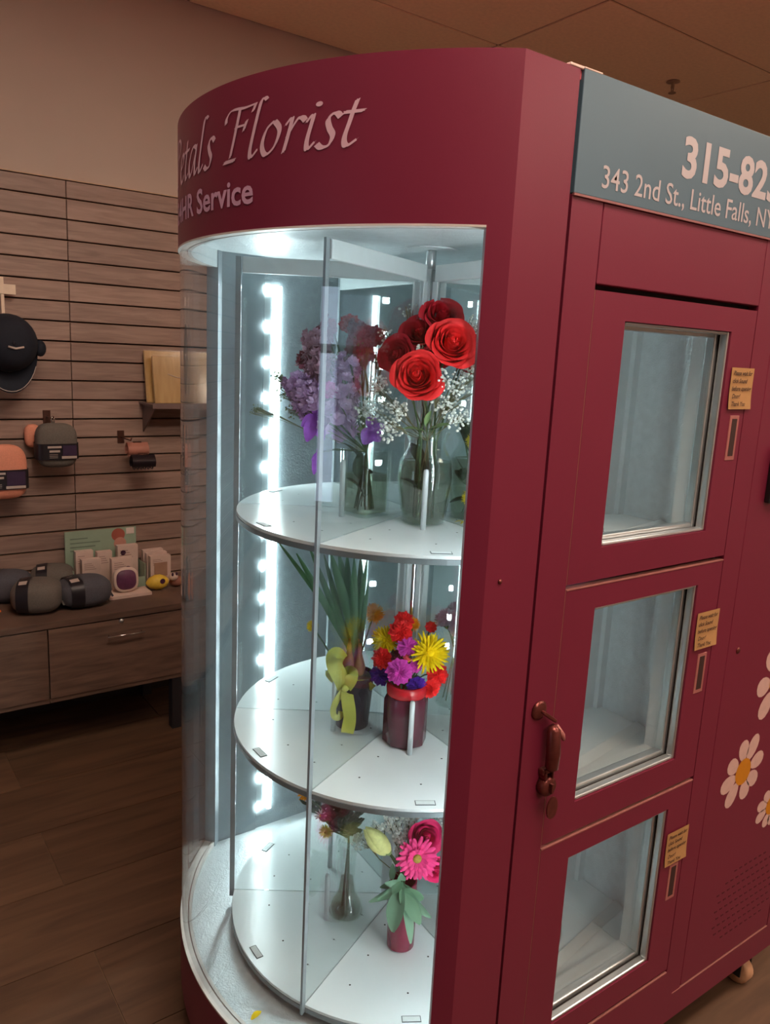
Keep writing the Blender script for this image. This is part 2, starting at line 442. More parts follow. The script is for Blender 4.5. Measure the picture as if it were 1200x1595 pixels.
# doors
M_EDGEGLINT = mat('door_edge_glint', (176, 116, 110), 0.35, 0.1); M_LEDLEAK = mat('led_leak_line', (150, 92, 86), 0.4, 0.1)  # pale tones paint in light: edges catching it, LED leak at door sides
MB().box(XD0, XD1, -0.0010, 0.004, 0.2400, 0.2422).build('sill_glint', M_EDGEGLINT, vm)  # pale lines here and below paint light caught on the frame tops
MB().box(0.668, XP1, -0.0010, 0.004, 0.1700, 0.1722).build('sill_glint', M_EDGEGLINT, vm)
door_z = [(1.1845, 1.6579, 1.2443, 1.6116), (0.7114, 1.1845, 0.7741, 1.1381), (0.2459, 0.7114, 0.3048, 0.6631)]
XW0, XW1 = 0.2588, 0.5588
M_PULL = mat('pull_frame', (188, 120, 116), 0.4, 0.3)
M_PULLIN = mat('pull_recess', (58, 34, 32), 0.6)
for (z0, z1, a, b) in door_z:
    d0, d1 = z0+0.004, z1-0.005
    dm = MB()
    dm.box(XD0+0.0025, XW0, 0, 0.022, d0, d1).box(XW1, XD1-0.0005, 0, 0.022, d0, d1)
    dm.box(XW0, XW1, 0, 0.022, d0, a).box(XW0, XW1, 0, 0.022, b, d1)
    d = dm.build('door', M_RED, vm)
    if z1 < 1.5: MB().box(XD0+0.0025, XD1-0.0005, -0.0010, 0.012, d1-0.0010, d1+0.0012).build('door_edge_glint', M_EDGEGLINT, d)  # added pale line: light caught by the lower door's top edge
    MB().box(XD0+0.0002, XD0+0.0014, -0.0003, 0.010, d0, d1).build('led_leak_line', M_LEDLEAK, d)  # added pale strip: LED light leaking through the side gap
    # stepped aluminium frame inside the opening
    fm = MB()
    def rib(y0, y1, t):
        fm.box(XW0, XW0+t, y0, y1, a, b); fm.box(XW1-t, XW1, y0, y1, a, b)
        fm.box(XW0+t, XW1-t, y0, y1, a, a+t); fm.box(XW0+t, XW1-t, y0, y1, b-t, b)
    rib(0.003, 0.019, 0.006); rib(0.023, 0.042, 0.012)
    fm.build('window_frame', M_ALU, d, bevel=0.003)
    gk = MB()
    for (x0_, x1_, za, zb_) in ((XW0, XW0+.003, a, b), (XW1-.003, XW1, a, b), (XW0, XW1, a, a+.003), (XW0, XW1, b-.003, b)):
        gk.box(x0_, x1_, 0.020, 0.023, za, zb_)
    gk.build('gasket', M_DARK, d)
    MB().box(XW0+0.005, XW1-0.005, 0.0245, 0.0275, a+0.005, b-0.005).build('pane', M_PANE, d)
    # white tunnel lining behind the frame
    tl = MB()
    tl.box(XW0-0.004, XW0, 0.042, 0.075, a-.004, b+.004).box(XW1, XW1+0.004, 0.042, 0.075, a-.004, b+.004)
    tl.box(XW0, XW1, 0.042, 0.075, a-.004, a).box(XW0, XW1, 0.042, 0.075, b, b+.004)
    tl.build('reveal_lining', M_ALUW, d)
    zc = a+0.175
    # flush pull
    pf = MB().box(0.590, 0.620, -0.0012, 0.002, zc-0.042, zc+0.042)
    pl = pf.build('flush_pull', M_PULL, d, bevel=0.0008)
    MB().box(0.597, 0.613, -0.0018, 0.0, zc-0.034, zc+0.036).build('pull_recess', M_PULLIN, pl)
# swing lever lock on the stile
M_LOCK = mat('lock_metal', (118, 62, 58), 0.3, 0.7, 0.15, 80)
lk = MB().lathe([(0, 0), (0.016, 0), (0.017, 0.003), (0.012, 0.006), (0, 0.007)], (0, 0, 0), 16)
lk.xf(Matrix.Translation((0.142, 0, 0.98)) @ Matrix.Rotation(PI/2, 4, 'X')).build('lever_lock', M_LOCK, vm, True)
lock = [o for o in vm.children if o.name.startswith('lever_lock')][0]
MB().bar((0.142, -0.009, 0.980), (0.172, -0.011, 0.958), 0.006, 0.012, (0, 1, 0)).build('link', M_LOCK, lock, bevel=0.002)
MB().tube([(0.163, -0.013, 0.952), (0.166, -0.016, 0.944), (0.168, -0.018, 0.905), (0.167, -0.018, 0.878), (0.167, -0.014, 0.872)], [0.006, 0.0115, 0.0125, 0.0115, 0.006], 14).build('lever', M_LOCK, lock, True)
MB().tube([(0.176, -0.013, 0.950), (0.186, -0.018, 0.932), (0.190, -0.019, 0.922)], [0.003, 0.005, 0.003], 8).build('catch', M_PULL, lock, True)
MB().box(0.155, 0.182, -0.012, 0, 0.862, 0.872).box(0.158, 0.162, -0.016, 0, 0.852, 0.868).box(0.175, 0.179, -0.016, 0, 0.852, 0.868).build('clevis', M_LOCK, lock, bevel=0.002)
MB().lathe([(0, 0), (0.018, 0), (0.018, 0.012), (0.015, 0.016), (0, 0.016)], (0, 0, 0), 20).xf(Matrix.Translation((0.171, 0, 0.838)) @ Matrix.Rotation(PI/2, 4, 'X')).build('lock_cylinder', M_LOCK, lock, True)
ky = root('key', 'small dark key hanging in the round lock beside the doors', 'key', loc=(0.172, -0.017, 0.80))
MB().box(0.1695, 0.1735, -0.022, -0.016, 0.829, 0.846).build('blade', M_LOCK, ky)
MB().lathe([(0.005, -.0015), (0.013, -.0015), (0.013, .0015), (0.005, .0015)], (0, 0, 0), 16).xf(Matrix.Translation((0.1735, -0.022, 0.803)) @ Matrix.Rotation(PI/2, 4, 'X') @ Matrix.Scale(1.6, 4, (0, 1, 0))).build('bow', M_LOCK, ky)
# little screws
def screw(x, z, r=0.006):
    return MB().lathe([(0, 0), (r, 0), (r*.9, 0.002), (0, 0.003)], (0, 0, 0), 10).xf(Matrix.Translation((x, 0, z)) @ Matrix.Rotation(PI/2, 4, 'X')).build('screw', M_LOCK, vm, True)
screw(0.737, 0.972, 0.007); screw(0.0295, 1.215, 0.004)
# daisies printed on the side panel
M_PETAL = mat('print_petal', (214, 176, 168), 0.5, 0, 0.05, 60); M_YOLK = mat('print_yolk', (206, 132, 20), 0.5)
def daisy(x, z, s, n, rot):
    pm_, core = MB(), MB()
    for k_ in range(n):
        a = rot+2*PI*k_/n+0.08*math.sin(k_*2.3)
        L_ = s*(0.92+0.1*math.sin(k_*1.7)); W_ = s*0.25
        ring = []
        for i in range(14):
            t = 2*PI*i/14
            px, pz = s*0.30+(L_-s*0.30)*(0.5-0.5*math.cos(t)), W_*math.sin(t)*(0.75+0.25*(0.5-0.5*math.cos(t)))
            ring.append((x+px*math.cos(a)-pz*math.sin(a), -0.0006, z+px*math.sin(a)+pz*math.cos(a)))
        pm_.add(ring, [tuple(range(14))])
    core.add([(x+s*0.34*math.cos(2*PI*i/18), -0.0009, z+s*0.36*math.sin(2*PI*i/18)) for i in range(18)], [tuple(range(18))])
    p_ = pm_.build('daisy_print', M_PETAL, cp); core.build('daisy_centre', M_YOLK, p_)
    return p_
daisy(0.832, 0.667, 0.090, 8, 0.25)
d2 = daisy(0.925, 0.868, 0.105, 7, 0.5)
daisy(0.985, 0.535, 0.066, 9, 0.1)
# black bee body on the upper daisy
MB().add([(0.925+0.035*math.cos(2*PI*i/14), -0.0013, 0.895+0.022*math.sin(2*PI*i/14)) for i in range(14)], [tuple(range(14))]).build('bee_print', mat('print_black', (30, 14, 14), 0.5), d2)
# vent slots
vt = MB()
for r_ in range(9):
    for c_ in range(12):
        x = 0.80+0.021*c_+(0.010 if r_ % 2 else 0); z = 0.235+0.021*r_
        if math.hypot((x-0.925)/0.14, (z-0.315)/0.10) > 1.05: continue
        vt.box(x, x+0.010, -0.0006, 0.002, z, z+0.0045)
vt.build('vent_slots', mat('vent_dark', (84, 20, 36), 0.7), cp, stuff=True)
# black card reader at the frame's edge
MB().box(0.752, 0.93, -0.012, 0.0, 1.285, 1.40).build('card_reader', mat('reader_black', (22, 20, 22), 0.35), vm, bevel=0.003)
# casters
M_RUB = mat('rubber_black', (26, 22, 22), 0.7); M_CAST = mat('caster_wheel', (196, 150, 116), 0.5)
for (x, y) in ((0.16, 0.09), (1.035, 0.040), (0.16, DP-0.09), (1.045, DP-0.09)):
    f = MB().box(x-0.03, x+0.03, y-0.025, y+0.03, 0.094, 0.1).box(x-0.026, x-0.022, y-0.02, y+0.02, 0.03, 0.094).box(x+0.022, x+0.026, y-0.02, y+0.02, 0.03, 0.094).build('caster', M_RUB, vm)
    wv = MB().lathe([(0, -.017), (.03, -.017), (.036, -.012), (.036, .012), (.03, .017), (0, .017)], (0, 0, 0), 20)
    wv.xf(Matrix.Translation((x, y, 0.036)) @ Matrix.Rotation(PI/2, 4, 'Y')).build('wheel', M_CAST, f, True)

# ---- interior of the case
ZF, ZI = 0.236, 1.756
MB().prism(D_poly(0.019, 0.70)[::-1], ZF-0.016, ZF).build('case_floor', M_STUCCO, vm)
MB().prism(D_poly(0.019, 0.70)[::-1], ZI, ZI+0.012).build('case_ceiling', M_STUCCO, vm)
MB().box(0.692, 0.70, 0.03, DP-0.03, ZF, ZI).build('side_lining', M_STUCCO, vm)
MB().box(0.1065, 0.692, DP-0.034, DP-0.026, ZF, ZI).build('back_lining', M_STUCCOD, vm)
# lining of both columns
MB().prism([(-0.0155, DP-0.0375), (0.1065, DP-0.0375), (0.1065, DP-0.0225), (0.004, DP-0.0225), (-0.0155, DP-0.0300)], ZF, ZI).build('column_lining', M_COLLIN, vm)
MB().box(0.004, 0.1065, 0.023, 0.028, ZF, ZI).build('column_lining', M_ALU, vm)
MB().arc(CX, CY, R-0.027, R-0.0185, AC-1.0, AG+0.9, ZF, ZI, 6).build('column_lining', M_COLLIN, vm)
MB().arc(CX, CY, R-0.0275, R+0.0008, AG-0.2, AG+1.3, ZF, ZI, 4).build('glazing_channel', M_COLLIN, vm)
MB().arc(CX, CY, R-0.025, R-0.0183, AG, 360-AG, ZF, ZG0+0.0045, 70).build('floor_trim', M_RIM, vm)
MB().arc(CX, CY, R-0.025, R-0.0183, AG, 360-AG, ZG1-0.0035, ZI, 70).build('header_lining', M_ALUW, vm)
# front lining between the door openings
fl_ = MB()
zs = [ZF]
for (z0, z1, a, b) in reversed(door_z): zs += [a-0.004, b+0.004]
zs.append(ZI)
for i in range(0, len(zs), 2): fl_.box(0.16, 0.692, 0.0445, 0.049, zs[i], zs[i+1])
for (z0, z1, a, b) in door_z:
    fl_.box(0.16, XW0-0.004, 0.0445, 0.049, a-0.004, b+0.004).box(XW1+0.004, 0.692, 0.0445, 0.049, a-0.004, b+0.004)
fl_.build('front_lining', M_LINING, vm)
# fixed trays between door and carousel, folded along one line
for z in (1.2126, 0.7383, 0.2718):
    zz = z-0.002
    tr = MB()
    P = [(0.17, 0.05), (0.69, 0.05), (0.69, 0.30), (0.655, 0.30)]
    arcp = []
    for i in range(13):
        a = math.radians(-26-64*i/12); arcp.append((0.2516+0.394*math.cos(a), 0.4926+0.394*math.sin(a)))
    poly = [(0.2516, 0.05), (0.69, 0.05), (0.69, arcp[0][1])]+arcp
    tr.prism(poly[::-1] if False else poly, zz-0.004, zz)
    tr.add([(0.40, 0.113, zz+.0005), (0.69, 0.163, zz+.0005), (0.69, 0.188, zz+.007), (0.44, 0.142, zz+.007), (0.45, 0.147, zz+.0005), (0.69, 0.192, zz+.0005)], [(0, 1, 2, 3), (3, 2, 5, 4)])
    tr.build('door_tray', M_SHELF, vm)
MB().box(0.60, 0.69, 0.300, 0.306, ZF, ZI).build('cell_side_panel', M_LINING, vm)
MB().box(0.672, 0.692, 0.288, 0.300, ZF, ZI).build('cell_corner_trim', M_ALUW, vm)
# led strips: at the rear column (in view) and the front column
def led(front):
    s = 1 if front else -1
    yb = 0.030 if front else DP-0.034
    ch = MB().box(0.108, 0.124, yb-0.002, yb+0.002, 0.27, 1.70).build('led_strip', M_STILE, vm)
    n = 17
    for i in range(n):
        z = 0.30+i*(1.68-0.30)/(n-1)
        MB().obox((0.116, yb+s*0.0045, z), (0.005, 0, 0), (0, 0.0025, 0), (0, 0, 0.007)).build('led', M_LEDDOT, ch)
    MB().box(0.140, 0.150, min(yb, yb+s*0.010), max(yb, yb+s*0.010), 0.29, 1.69).build('led_diffuser', M_LEDBAR, ch)
led(False); led(True)

# ---- lettering on the header band
def spl(pts, n=9):
    P = [Vector((x, y, 0)) for x, y in pts]
    if len(P) == 2: return [P[0].lerp(P[1], i/n) for i in range(n+1)]
    out = []
    Q = [P[0]*2-P[1]]+P+[P[-1]*2-P[-2]]
    for i in range(1, len(Q)-2):
        for k_ in range(n):
            t = k_/n; p0, p1, p2, p3 = Q[i-1], Q[i], Q[i+1], Q[i+2]
            out.append(0.5*((2*p1)+(p2-p0)*t+(2*p0-5*p1+4*p2-p3)*t*t+(3*p1-p0-3*p2+p3)*t*t*t))
    out.append(P[-1]); return out
GLY = {
 'P': (0.54, [[(.26,.86),(.22,.5),(.16,.08),(.08,.0),(.02,.01)], [(0,0),(.28,0)], [(-.04,.66),(.02,.78),(.2,.88),(.42,.86),(.52,.72),(.44,.52),(.22,.42)]]),
 'e': (0.33, [[(.06,.21),(.18,.24),(.28,.33),(.21,.42),(.09,.33),(.04,.15),(.1,.02),(.19,.0),(.31,.09)]]),
 't': (0.27, [[(.15,.64),(.11,.32),(.08,.1),(.13,.0),(.25,.07)], [(.0,.41),(.27,.42)]]),
 'a': (0.42, [[(.32,.38),(.22,.42),(.09,.32),(.03,.13),(.1,.0),(.2,.09),(.31,.3)], [(.34,.42),(.30,.14),(.33,.0),(.43,.08)]]),
 'l': (0.25, [[(.27,.90),(.22,.95),(.16,.88),(.11,.45),(.07,.1),(.11,.0),(.22,.09)]]),
 's': (0.32, [[(.29,.36),(.21,.42),(.12,.35),(.16,.24),(.23,.14),(.20,.03),(.1,.0),(.02,.05)]]),
 ' ': (0.25, []),
 'F': (0.56, [[(.30,.84),(.26,.42),(.20,.06)], [(.06,.0),(.32,.01)], [(.0,.60),(.0,.72),(.08,.84),(.2,.86),(.4,.84),(.62,.87)], [(.62,.87),(.58,.72)], [(.24,.46),(.46,.47)], [(.48,.56),(.44,.38)]]),
 'o': (0.40, [[(.21,.42),(.09,.32),(.05,.13),(.14,.0),(.28,.09),(.33,.29),(.22,.42)]]),
 'r': (0.33, [[(.02,.34),(.11,.42),(.09,.2),(.06,.0)], [(.08,.2),(.2,.39),(.27,.41),(.33,.36)]]),
 'i': (0.22, [[(.02,.34),(.11,.42),(.08,.12),(.11,.0),(.2,.08)], [(.16,.62),(.17,.63)]]),
}
def script_text(txt, unit, sx, nibw=0.082, ang=38, shear=0.16):
    """broad-nib pen lettering -> list of quads in (s,z), width"""
    nib = Vector((math.cos(math.radians(ang)), math.sin(math.radians(ang)), 0))*nibw/2
    cross = Vector((-nib.y, nib.x, 0))*0.38
    V, Fc = [], []; x = 0.0
    for ch in txt:
        adv, strokes = GLY[ch]
        for st in strokes:
            if ch == 'i' and len(st) == 2:
                o = len(V)
                for q in range(10): V.append((x+.165+.052*math.cos(2*PI*q/10), .625+.052*math.sin(2*PI*q/10)))
                Fc.append(tuple(range(o, o+10))); continue
            pts = spl(st)
            for a, b in zip(pts[:-1], pts[1:]):
                for (n1, n2) in ((nib, -nib), (cross, -cross)):
                    o = len(V)
                    V += [(x+(a+n1).x, (a+n1).y), (x+(a+n2).x, (a+n2).y), (x+(b+n2).x, (b+n2).y), (x+(b+n1).x, (b+n1).y)]
                    Fc.append((o, o+1, o+2, o+3))
        x += adv
    def yy(p): return p*1.28 if p <= .42 else .5376+(p-.42)*(.95-.5376)/(.95-.42)
    V = [((px+yy(py)*shear)*unit*sx, yy(py)*unit) for px, py in V]
    return V, Fc, x*unit*sx
def wrap(V, Fc, a_end, width, zbase, name, m, parent, eps=0.0009):
    """lay flat lettering on the cylinder so that it ends at angle a_end (degrees)"""
    mb = MB(); out = []
    for s, z in V:
        a = math.radians(a_end)+(s-width)/R
        out.append((CX+(R+eps)*math.cos(a), CY+(R+eps)*math.sin(a), zbase+z))
    mb.add(out, Fc); return mb.build(name, m, parent)
V, Fc, wd = script_text('Petals Florist', 0.0835, 1.40)
wrap(V, Fc, -148.9, wd, 1.826, 'lettering_petals_florist', M_WHITEPRINT, hb)
V, Fc, wd = text_mesh('24HR Service', 0.054, 0.0011, 0, 1.16)
wrap(V, Fc, -166.2, wd, 1.7605, 'lettering_service', mat('print_pale', (206, 160, 186), 0.5, 0, 0.02), hb)
def flat_text(txt, size, x, z, m, parent, name, bold=0.0, sx=1.0, shear=0.0, y=-0.0031, width=None):
    V, Fc, wd = text_mesh(txt, size, bold, shear, 1.0)
    k_ = (width/wd) if width else sx
    return MB().add([(x+px*k_, y, z+py) for px, py in V], [tuple(reversed(f)) if False else f for f in Fc]).build(name, m, parent)
flat_text('315-823', 0.083, 0.352, 1.8430, M_SIGNPRINT, sg, 'lettering_phone', bold=0.0024, width=0.292)
flat_text('343 2nd St., Little Falls, NY', 0.0445, 0.1665, 1.7965, M_SIGNPRINT, sg, 'lettering_address', bold=0.0002, width=0.475)

# ---- sticky notes on the doors
M_NOTE = mat('note_paper', (184, 138, 88), 0.8, 0, 0.05, 40); M_INK = mat('ink', (50, 30, 24), 0.7)
note_txt = ['Please wait for', 'click Sound', 'before opening', 'Door!', 'Thank You']
for (x, z, which) in ((0.573, 1.4735, 'top'), (0.5685, 1.004, 'middle'), (0.5655, 0.528, 'bottom')):
    lab = {'top': 'tan handwritten sticky note on the top door of the vending machine',
           'middle': 'tan handwritten sticky note on the middle door of the vending machine',
           'bottom': 'tan handwritten sticky note on the bottom door of the vending machine'}[which]
    t = root('sticky_note', lab, 'note', loc=(x, -0.002, z), group='sticky notes on the doors')
    MB().grid(lambda u, v: (x+0.0745*u, -0.0022-0.004*max(0, 0.5-v)**2*4*0.6, z+0.0755*v), 6, 6).build('paper', M_NOTE, t)
    ink = MB()
    for i, s in enumerate(note_txt):
        V, Fc, wd = text_mesh(s, 0.0115, 0.0002, 0.25)
        wfit = min(0.067, wd*0.9)
        ink.add([(x+0.004+px*wfit/wd, -0.0062 if i > 2 else -0.0040, z+0.062-0.0140*i+py) for px, py in V], Fc)
    ink.build('handwriting', M_INK, t)

# ================================================================== ROTATING CAROUSEL
SX, SY, RS = 0.2516, 0.4926, 0.3861
ZSH = [1.2126, 0.7383, 0.2718]
DIV0 = -154.0
def pol(r, deg, z=0.0): a = math.radians(deg); return Vector((SX+r*math.cos(a), SY+r*math.sin(a), z))
ca = root('flower_carousel', 'round white three tier carousel with glass dividers inside the curved case', 'carousel', loc=(SX, SY, 0.24))
MB().lathe([(0.0145, 0.25), (0.0145, 1.715)], (SX, SY, 0), 24).build('pole', M_CHROME, ca, True)
MB().lathe([(0.0105, 1.715), (0.0105, 1.752)], (SX, SY, 0), 20).build('pole_journal', M_ALU, ca, True)
MB().lathe([(0.055, 1.7525), (0.055, 1.7555), (0, 1.7555)], (SX, SY, 0), 28).build('top_flange', M_ALUW, ca)
MB().lathe([(0.07, 0.238), (0.07, 0.250), (0.03, 0.256), (0.0146, 0.256)], (SX, SY, 0), 28).build('base_hub', M_ALU, ca, True)
M_TAGP = mat('tag_paper', (206, 212, 212), 0.6); M_TAGK = mat('tag_ink', (70, 78, 82), 0.6)
for z in ZSH:
    sh = MB().lathe([(0.0146, z-0.016), (RS, z-0.016), (RS, z-0.0065), (0.0146, z-0.0065)], (SX, SY, 0), 72).build('shelf', M_SHELFEDGE, ca)
    hubl = MB().lathe([(0.0147, z-0.006), (0.030, z-0.006), (0.030, z+0.004), (0.0147, z+0.004)], (SX, SY, 0), 24).build('shelf_hub', M_ALU, sh)
    holes = MB()
    for kk in range(6):
        a0 = DIV0+60*kk; g = 0.0012
        pts = []
        def off(r): return math.degrees(g/r)
        pts = [pol(0.034, a0+off(0.034))]
        for i in range(15):
            pts.append(pol(RS-0.0015, a0+off(RS)+(60-2*off(RS))*i/14))
        pts.append(pol(0.034, a0+60-off(0.034)))
        MB().prism([(p.x, p.y) for p in pts], z-0.006, z).build('shelf_sector', M_SHELF, sh)
        am = a0+30
        # price tag near the rim
        tp = MB(); c0 = pol(RS-0.022, am+3, z+0.0006); rd = (pol(1, am+3)-pol(0, am+3)); tg = Vector((-rd.y, rd.x, 0))
        tp.obox(c0, tg*0.019, rd*0.0075, (0, 0, 0.0004))
        tg_o = tp.build('shelf_tag', M_TAGK, sh)
        ti = MB().obox(c0+Vector((0, 0, .0005)), tg*0.0175, rd*0.006, (0, 0, 0.0002)).build('tag_face', M_TAGP, sh)
        for q in range(3):
            pass
        for (rr, da) in ((0.11, 14), (0.11, -14), (0.21, 18), (0.21, -18), (0.30, 20), (0.30, -20), (0.30, 3)):
            c1 = pol(rr, am+da, z)
            holes.lathe([(0.0022, 0.0002), (0.0, 0.0005)], c1, 8)
        # retaining peg
        MB().lathe([(0.0055, z), (0.0055, z+0.112), (0.004, z+0.117), (0, z+0.118)], pol(0.186, am), 14).build('retaining_peg', M_ALUW, sh, True)
    holes.build('screw_holes', M_DARK, sh, stuff=True)
for kk in range(6):
    a = DIV0+60*kk
    rd = Vector((math.cos(math.radians(a)), math.sin(math.radians(a)), 0)); tg = Vector((-rd.y, rd.x, 0))
    c0 = Vector((SX, SY, 0))
    zlo, zhi = 0.262, 1.722
    st = MB().obox(c0+rd*(RS+0.004)+Vector((0, 0, (zlo-.006+zhi)/2)), rd*0.0055, tg*0.0024, (0, 0, (zhi-zlo+.006)/2)).build('divider', M_STILE, ca)
    MB().obox(c0+rd*(0.02+RS)/2+Vector((0, 0, 1.706)), rd*(RS-0.028)/2, tg*0.005, (0, 0, 0.016)).build('top_rail', M_ALUW, st, bevel=0.002)
    MB().obox(c0+rd*0.026+Vector((0, 0, (0.28+1.69)/2)), rd*0.008, tg*0.005, (0, 0, (1.69-0.28)/2)).build('inner_stile', M_ALUW, st)
    for (za, zb) in ((ZSH[0]+0.001, 1.69), (ZSH[1]+0.001, ZSH[0]-0.017), (ZSH[2]+0.001, ZSH[1]-0.017)):
        MB().obox(c0+rd*(0.034+RS-0.003)/2+Vector((0, 0, (za+zb)/2)), rd*(RS-0.037)/2, tg*0.0020, (0, 0, (zb-za)/2)).build('pane', M_PANE, st)

# ================================================================== FLOWERS: kits
def petal_mat(name, rgb, rough=0.55): return mat(name, rgb, rough, 0, 0.14, 90, 0.15, 500, 0.25)
M_ROSE = petal_mat('rose_red', (236, 40, 42)); M_ROSED = petal_mat('rose_crimson', (208, 28, 48))
M_PINK = petal_mat('pink_petal', (232, 62, 130)); M_HOT = petal_mat('hot_pink', (214, 30, 96)); M_ORCHID = petal_mat('orchid_pink', (214, 72, 178))
M_YEL = petal_mat('yellow_petal', (240, 206, 16)); M_LILAC = petal_mat('lilac_petal', (222, 186, 228)); M_VIOLET = petal_mat('violet_petal', (166, 92, 206))
M_PURP = petal_mat('deep_purple', (84, 40, 160)); M_BURG = petal_mat('burgundy_petal', (150, 66, 92)); M_ORG = petal_mat('orange_petal', (236, 150, 20))
M_WHITE = petal_mat('white_floret', (250, 250, 238)); M_CREAM = petal_mat('lily_cream', (226, 226, 150)); M_MAUVE = petal_mat('mauve_petal', (200, 156, 176))
M_STEM = mat('stem_green', (70, 98, 58), 0.6); M_LEAF = mat('leaf_green', (62, 108, 66), 0.5, 0, 0.2, 30); M_EUC = mat('eucalyptus', (112, 148, 122), 0.6, 0, 0.12, 20)
M_EUC2 = mat('eucalyptus_young', (92, 130, 100), 0.6, 0, 0.12, 20)
M_DKLEAF = mat('dark_leaf', (42, 66, 48), 0.6, 0, 0.2, 30); M_LTLEAF = mat('light_leaf', (132, 160, 104), 0.55, 0, 0.15, 20)
M_TWIG = mat('twig', (120, 116, 84), 0.7); M_SAGE = mat('sage_sprig', (138, 142, 112), 0.7)

def basis(N, roll=0.0):
    N = Vector(N).normalized(); q = Vector((0, 0, 1)).rotation_difference(N)
    return q.to_matrix().to_4x4() @ Matrix.Rotation(roll, 4, 'Z')
def place(P, N, s, roll=0.0): return Matrix.Translation(P) @ basis(N, roll) @ Matrix.Scale(s, 4)

PROTO = {}
def proto_rose():
    ms = []
    n = 24
    for k_ in range(n):
        t = k_/(n-1); a0 = k_*2.39996+0.3*math.sin(k_*1.9)
        Rr = 0.035+0.40*t**0.85; wv = 1.9-1.05*t; H = 0.66-0.14*t
        mb = MB()
        def fn(u, v, a0=a0, Rr=Rr, H=H, wv=wv, t=t, k_=k_):
            uu = 2*u-1
            top = 1-0.20*abs(uu)**3-0.04*math.sin(3*uu+k_)
            vv = v*top
            r = Rr*(0.22+0.78*math.sin(min(1.0, vv*1.5)*PI/2)**0.8)
            lip = max(0.0, vv-0.72)/0.28
            r += 0.13*t*lip**1.5 + 0.012*math.sin(4*uu+k_*1.3)*vv
            z = -0.34+H*vv-0.13*t*lip**2
            a = a0+uu*wv*(0.55+0.45*math.sin(min(1, vv*1.3)*PI/2))*(1-0.25*lip*abs(uu))
            return (r*math.cos(a), r*math.sin(a), z)
        mb.grid(fn, 10, 7); ms.append(mb)
    return ms
def rose(P, N, d, m, Q, label, group, via=None, stem_r=0.0022, name='rose', leaf=True):
    M = place(P, N, d)
    t = root(name, label, 'flower', M=M, group=group)
    if 'rose' not in PROTO:
        PROTO['rose'] = proto_rose()
    for i, mb in enumerate(PROTO['rose']):
        key = ('rosemesh', i, m.name)
        if key not in PROTO:
            me = bpy.data.meshes.new('petal'); me.from_pydata([tuple(v) for v in mb.v], [], mb.f); me.materials.append(m)
            for p in me.polygons: p.use_smooth = True
            PROTO[key] = me
        o = bpy.data.objects.new('petal', PROTO[key]); COL.objects.link(o); o.parent = t
    MB().ellipsoid((0, 0, -.02), .15, .15, .25, 14, 10).xf(M).build('bud_heart', m, t, True)
    N = Vector(N).normalized()
    stem_to(t, P-N*d*0.28, Q, via, stem_r)
    sp_ = MB()
    for k_ in range(5):
        a = 2*PI*k_/5
        sp_.add([(0.05*math.cos(a-.6), 0.05*math.sin(a-.6), -.31), (0.05*math.cos(a+.6), 0.05*math.sin(a+.6), -.31), (.26*math.cos(a), .26*math.sin(a), -.27), (.13*math.cos(a), .13*math.sin(a), -.33)], [(0, 1, 2), (0, 3, 1)])
    sp_.xf(M).build('sepal', M_STEM, t)
    return t
def stem_to(t, A, Q, via=None, r=0.002, m=None, name='stem'):
    A, Q = Vector(A), Vector(Q); pts = [A]
    if via is not None: 
        via = Vector(via); c = (A+via)/2; pts += [A.lerp(via, .33)+Vector((0, 0, .006)), A.lerp(via, .66)+Vector((0, 0, .004)), via]
    pts.append(Q)
    return MB().tube(pts, r, 6).build(name, m or M_STEM, t, True)
def frill(M, n_ring, m, t, seed, name='bloom', zig=0.05, layers=5):
    """ruffled carnation head, local diameter about 1"""
    rg = random.Random(seed); mb = MB()
    for L_ in range(layers):
        tt = L_/(layers-1); Rr = 0.50-0.34*tt; z0 = -0.16+0.32*tt; n = n_ring
        ph = rg.random()*6
        def fn(u, v):
            a = 2*PI*u
            w_ = math.sin(9*a+ph)*0.55+math.sin(17*a+ph*2)*0.45
            r = Rr*v*(1+zig*1.4*w_*v)
            return (r*math.cos(a), r*math.sin(a), z0+0.16*(v**1.5)+0.10*v*w_*(0.5+tt*.5)-0.08*v*v*(1-tt))
        mb.grid(fn, n, 4)
    return mb.xf(M).build(name, m, t, True)
def carnation(P, N, d, m, Q, label, group=None, via=None, name='carnation', seed=1):
    M = place(P, N, d); t = root(name, label, 'flower', M=M, group=group)
    frill(M, 68, m, t, seed, zig=0.09, layers=6)
    N = Vector(N).normalized()
    MB().tube([P-N*d*.1, P-N*d*.32, P-N*d*.5], [d*.16, d*.13, d*.06], 8).build('calyx', M_STEM, t, True)
    stem_to(t, P-N*d*.45, Q, via, 0.0016); return t
def petals_flat(M, rings, m, t, name='petals', seed=0, curl=0.1, width=0.07, fork=False):
    """rings: (n, r_in, r_out, z_in, z_out)"""
    rg = random.Random(seed); mb = MB()
    for (n, ri, ro, zi, zo) in rings:
        for k_ in range(n):
            a = 2*PI*(k_+rg.uniform(-.25, .25))/n; L_ = ro*rg.uniform(.88, 1.06); dz = rg.uniform(-.03, .03)
            ca_, sa_ = math.cos(a), math.sin(a)
            def fn(u, v):
                r = ri+(L_-ri)*v; wd = width*math.sin(PI*(0.12+0.80*v))**0.7*(2*u-1)
                z = zi+(zo-zi)*v+curl*v*v*(1 if zo > zi else -1)*.5+dz*v-0.02*abs(2*u-1)
                return (r*ca_-wd*sa_, r*sa_+wd*ca_, z)
            mb.grid(fn, 2, 3)
    return mb.xf(M).build(name, m, t, True)
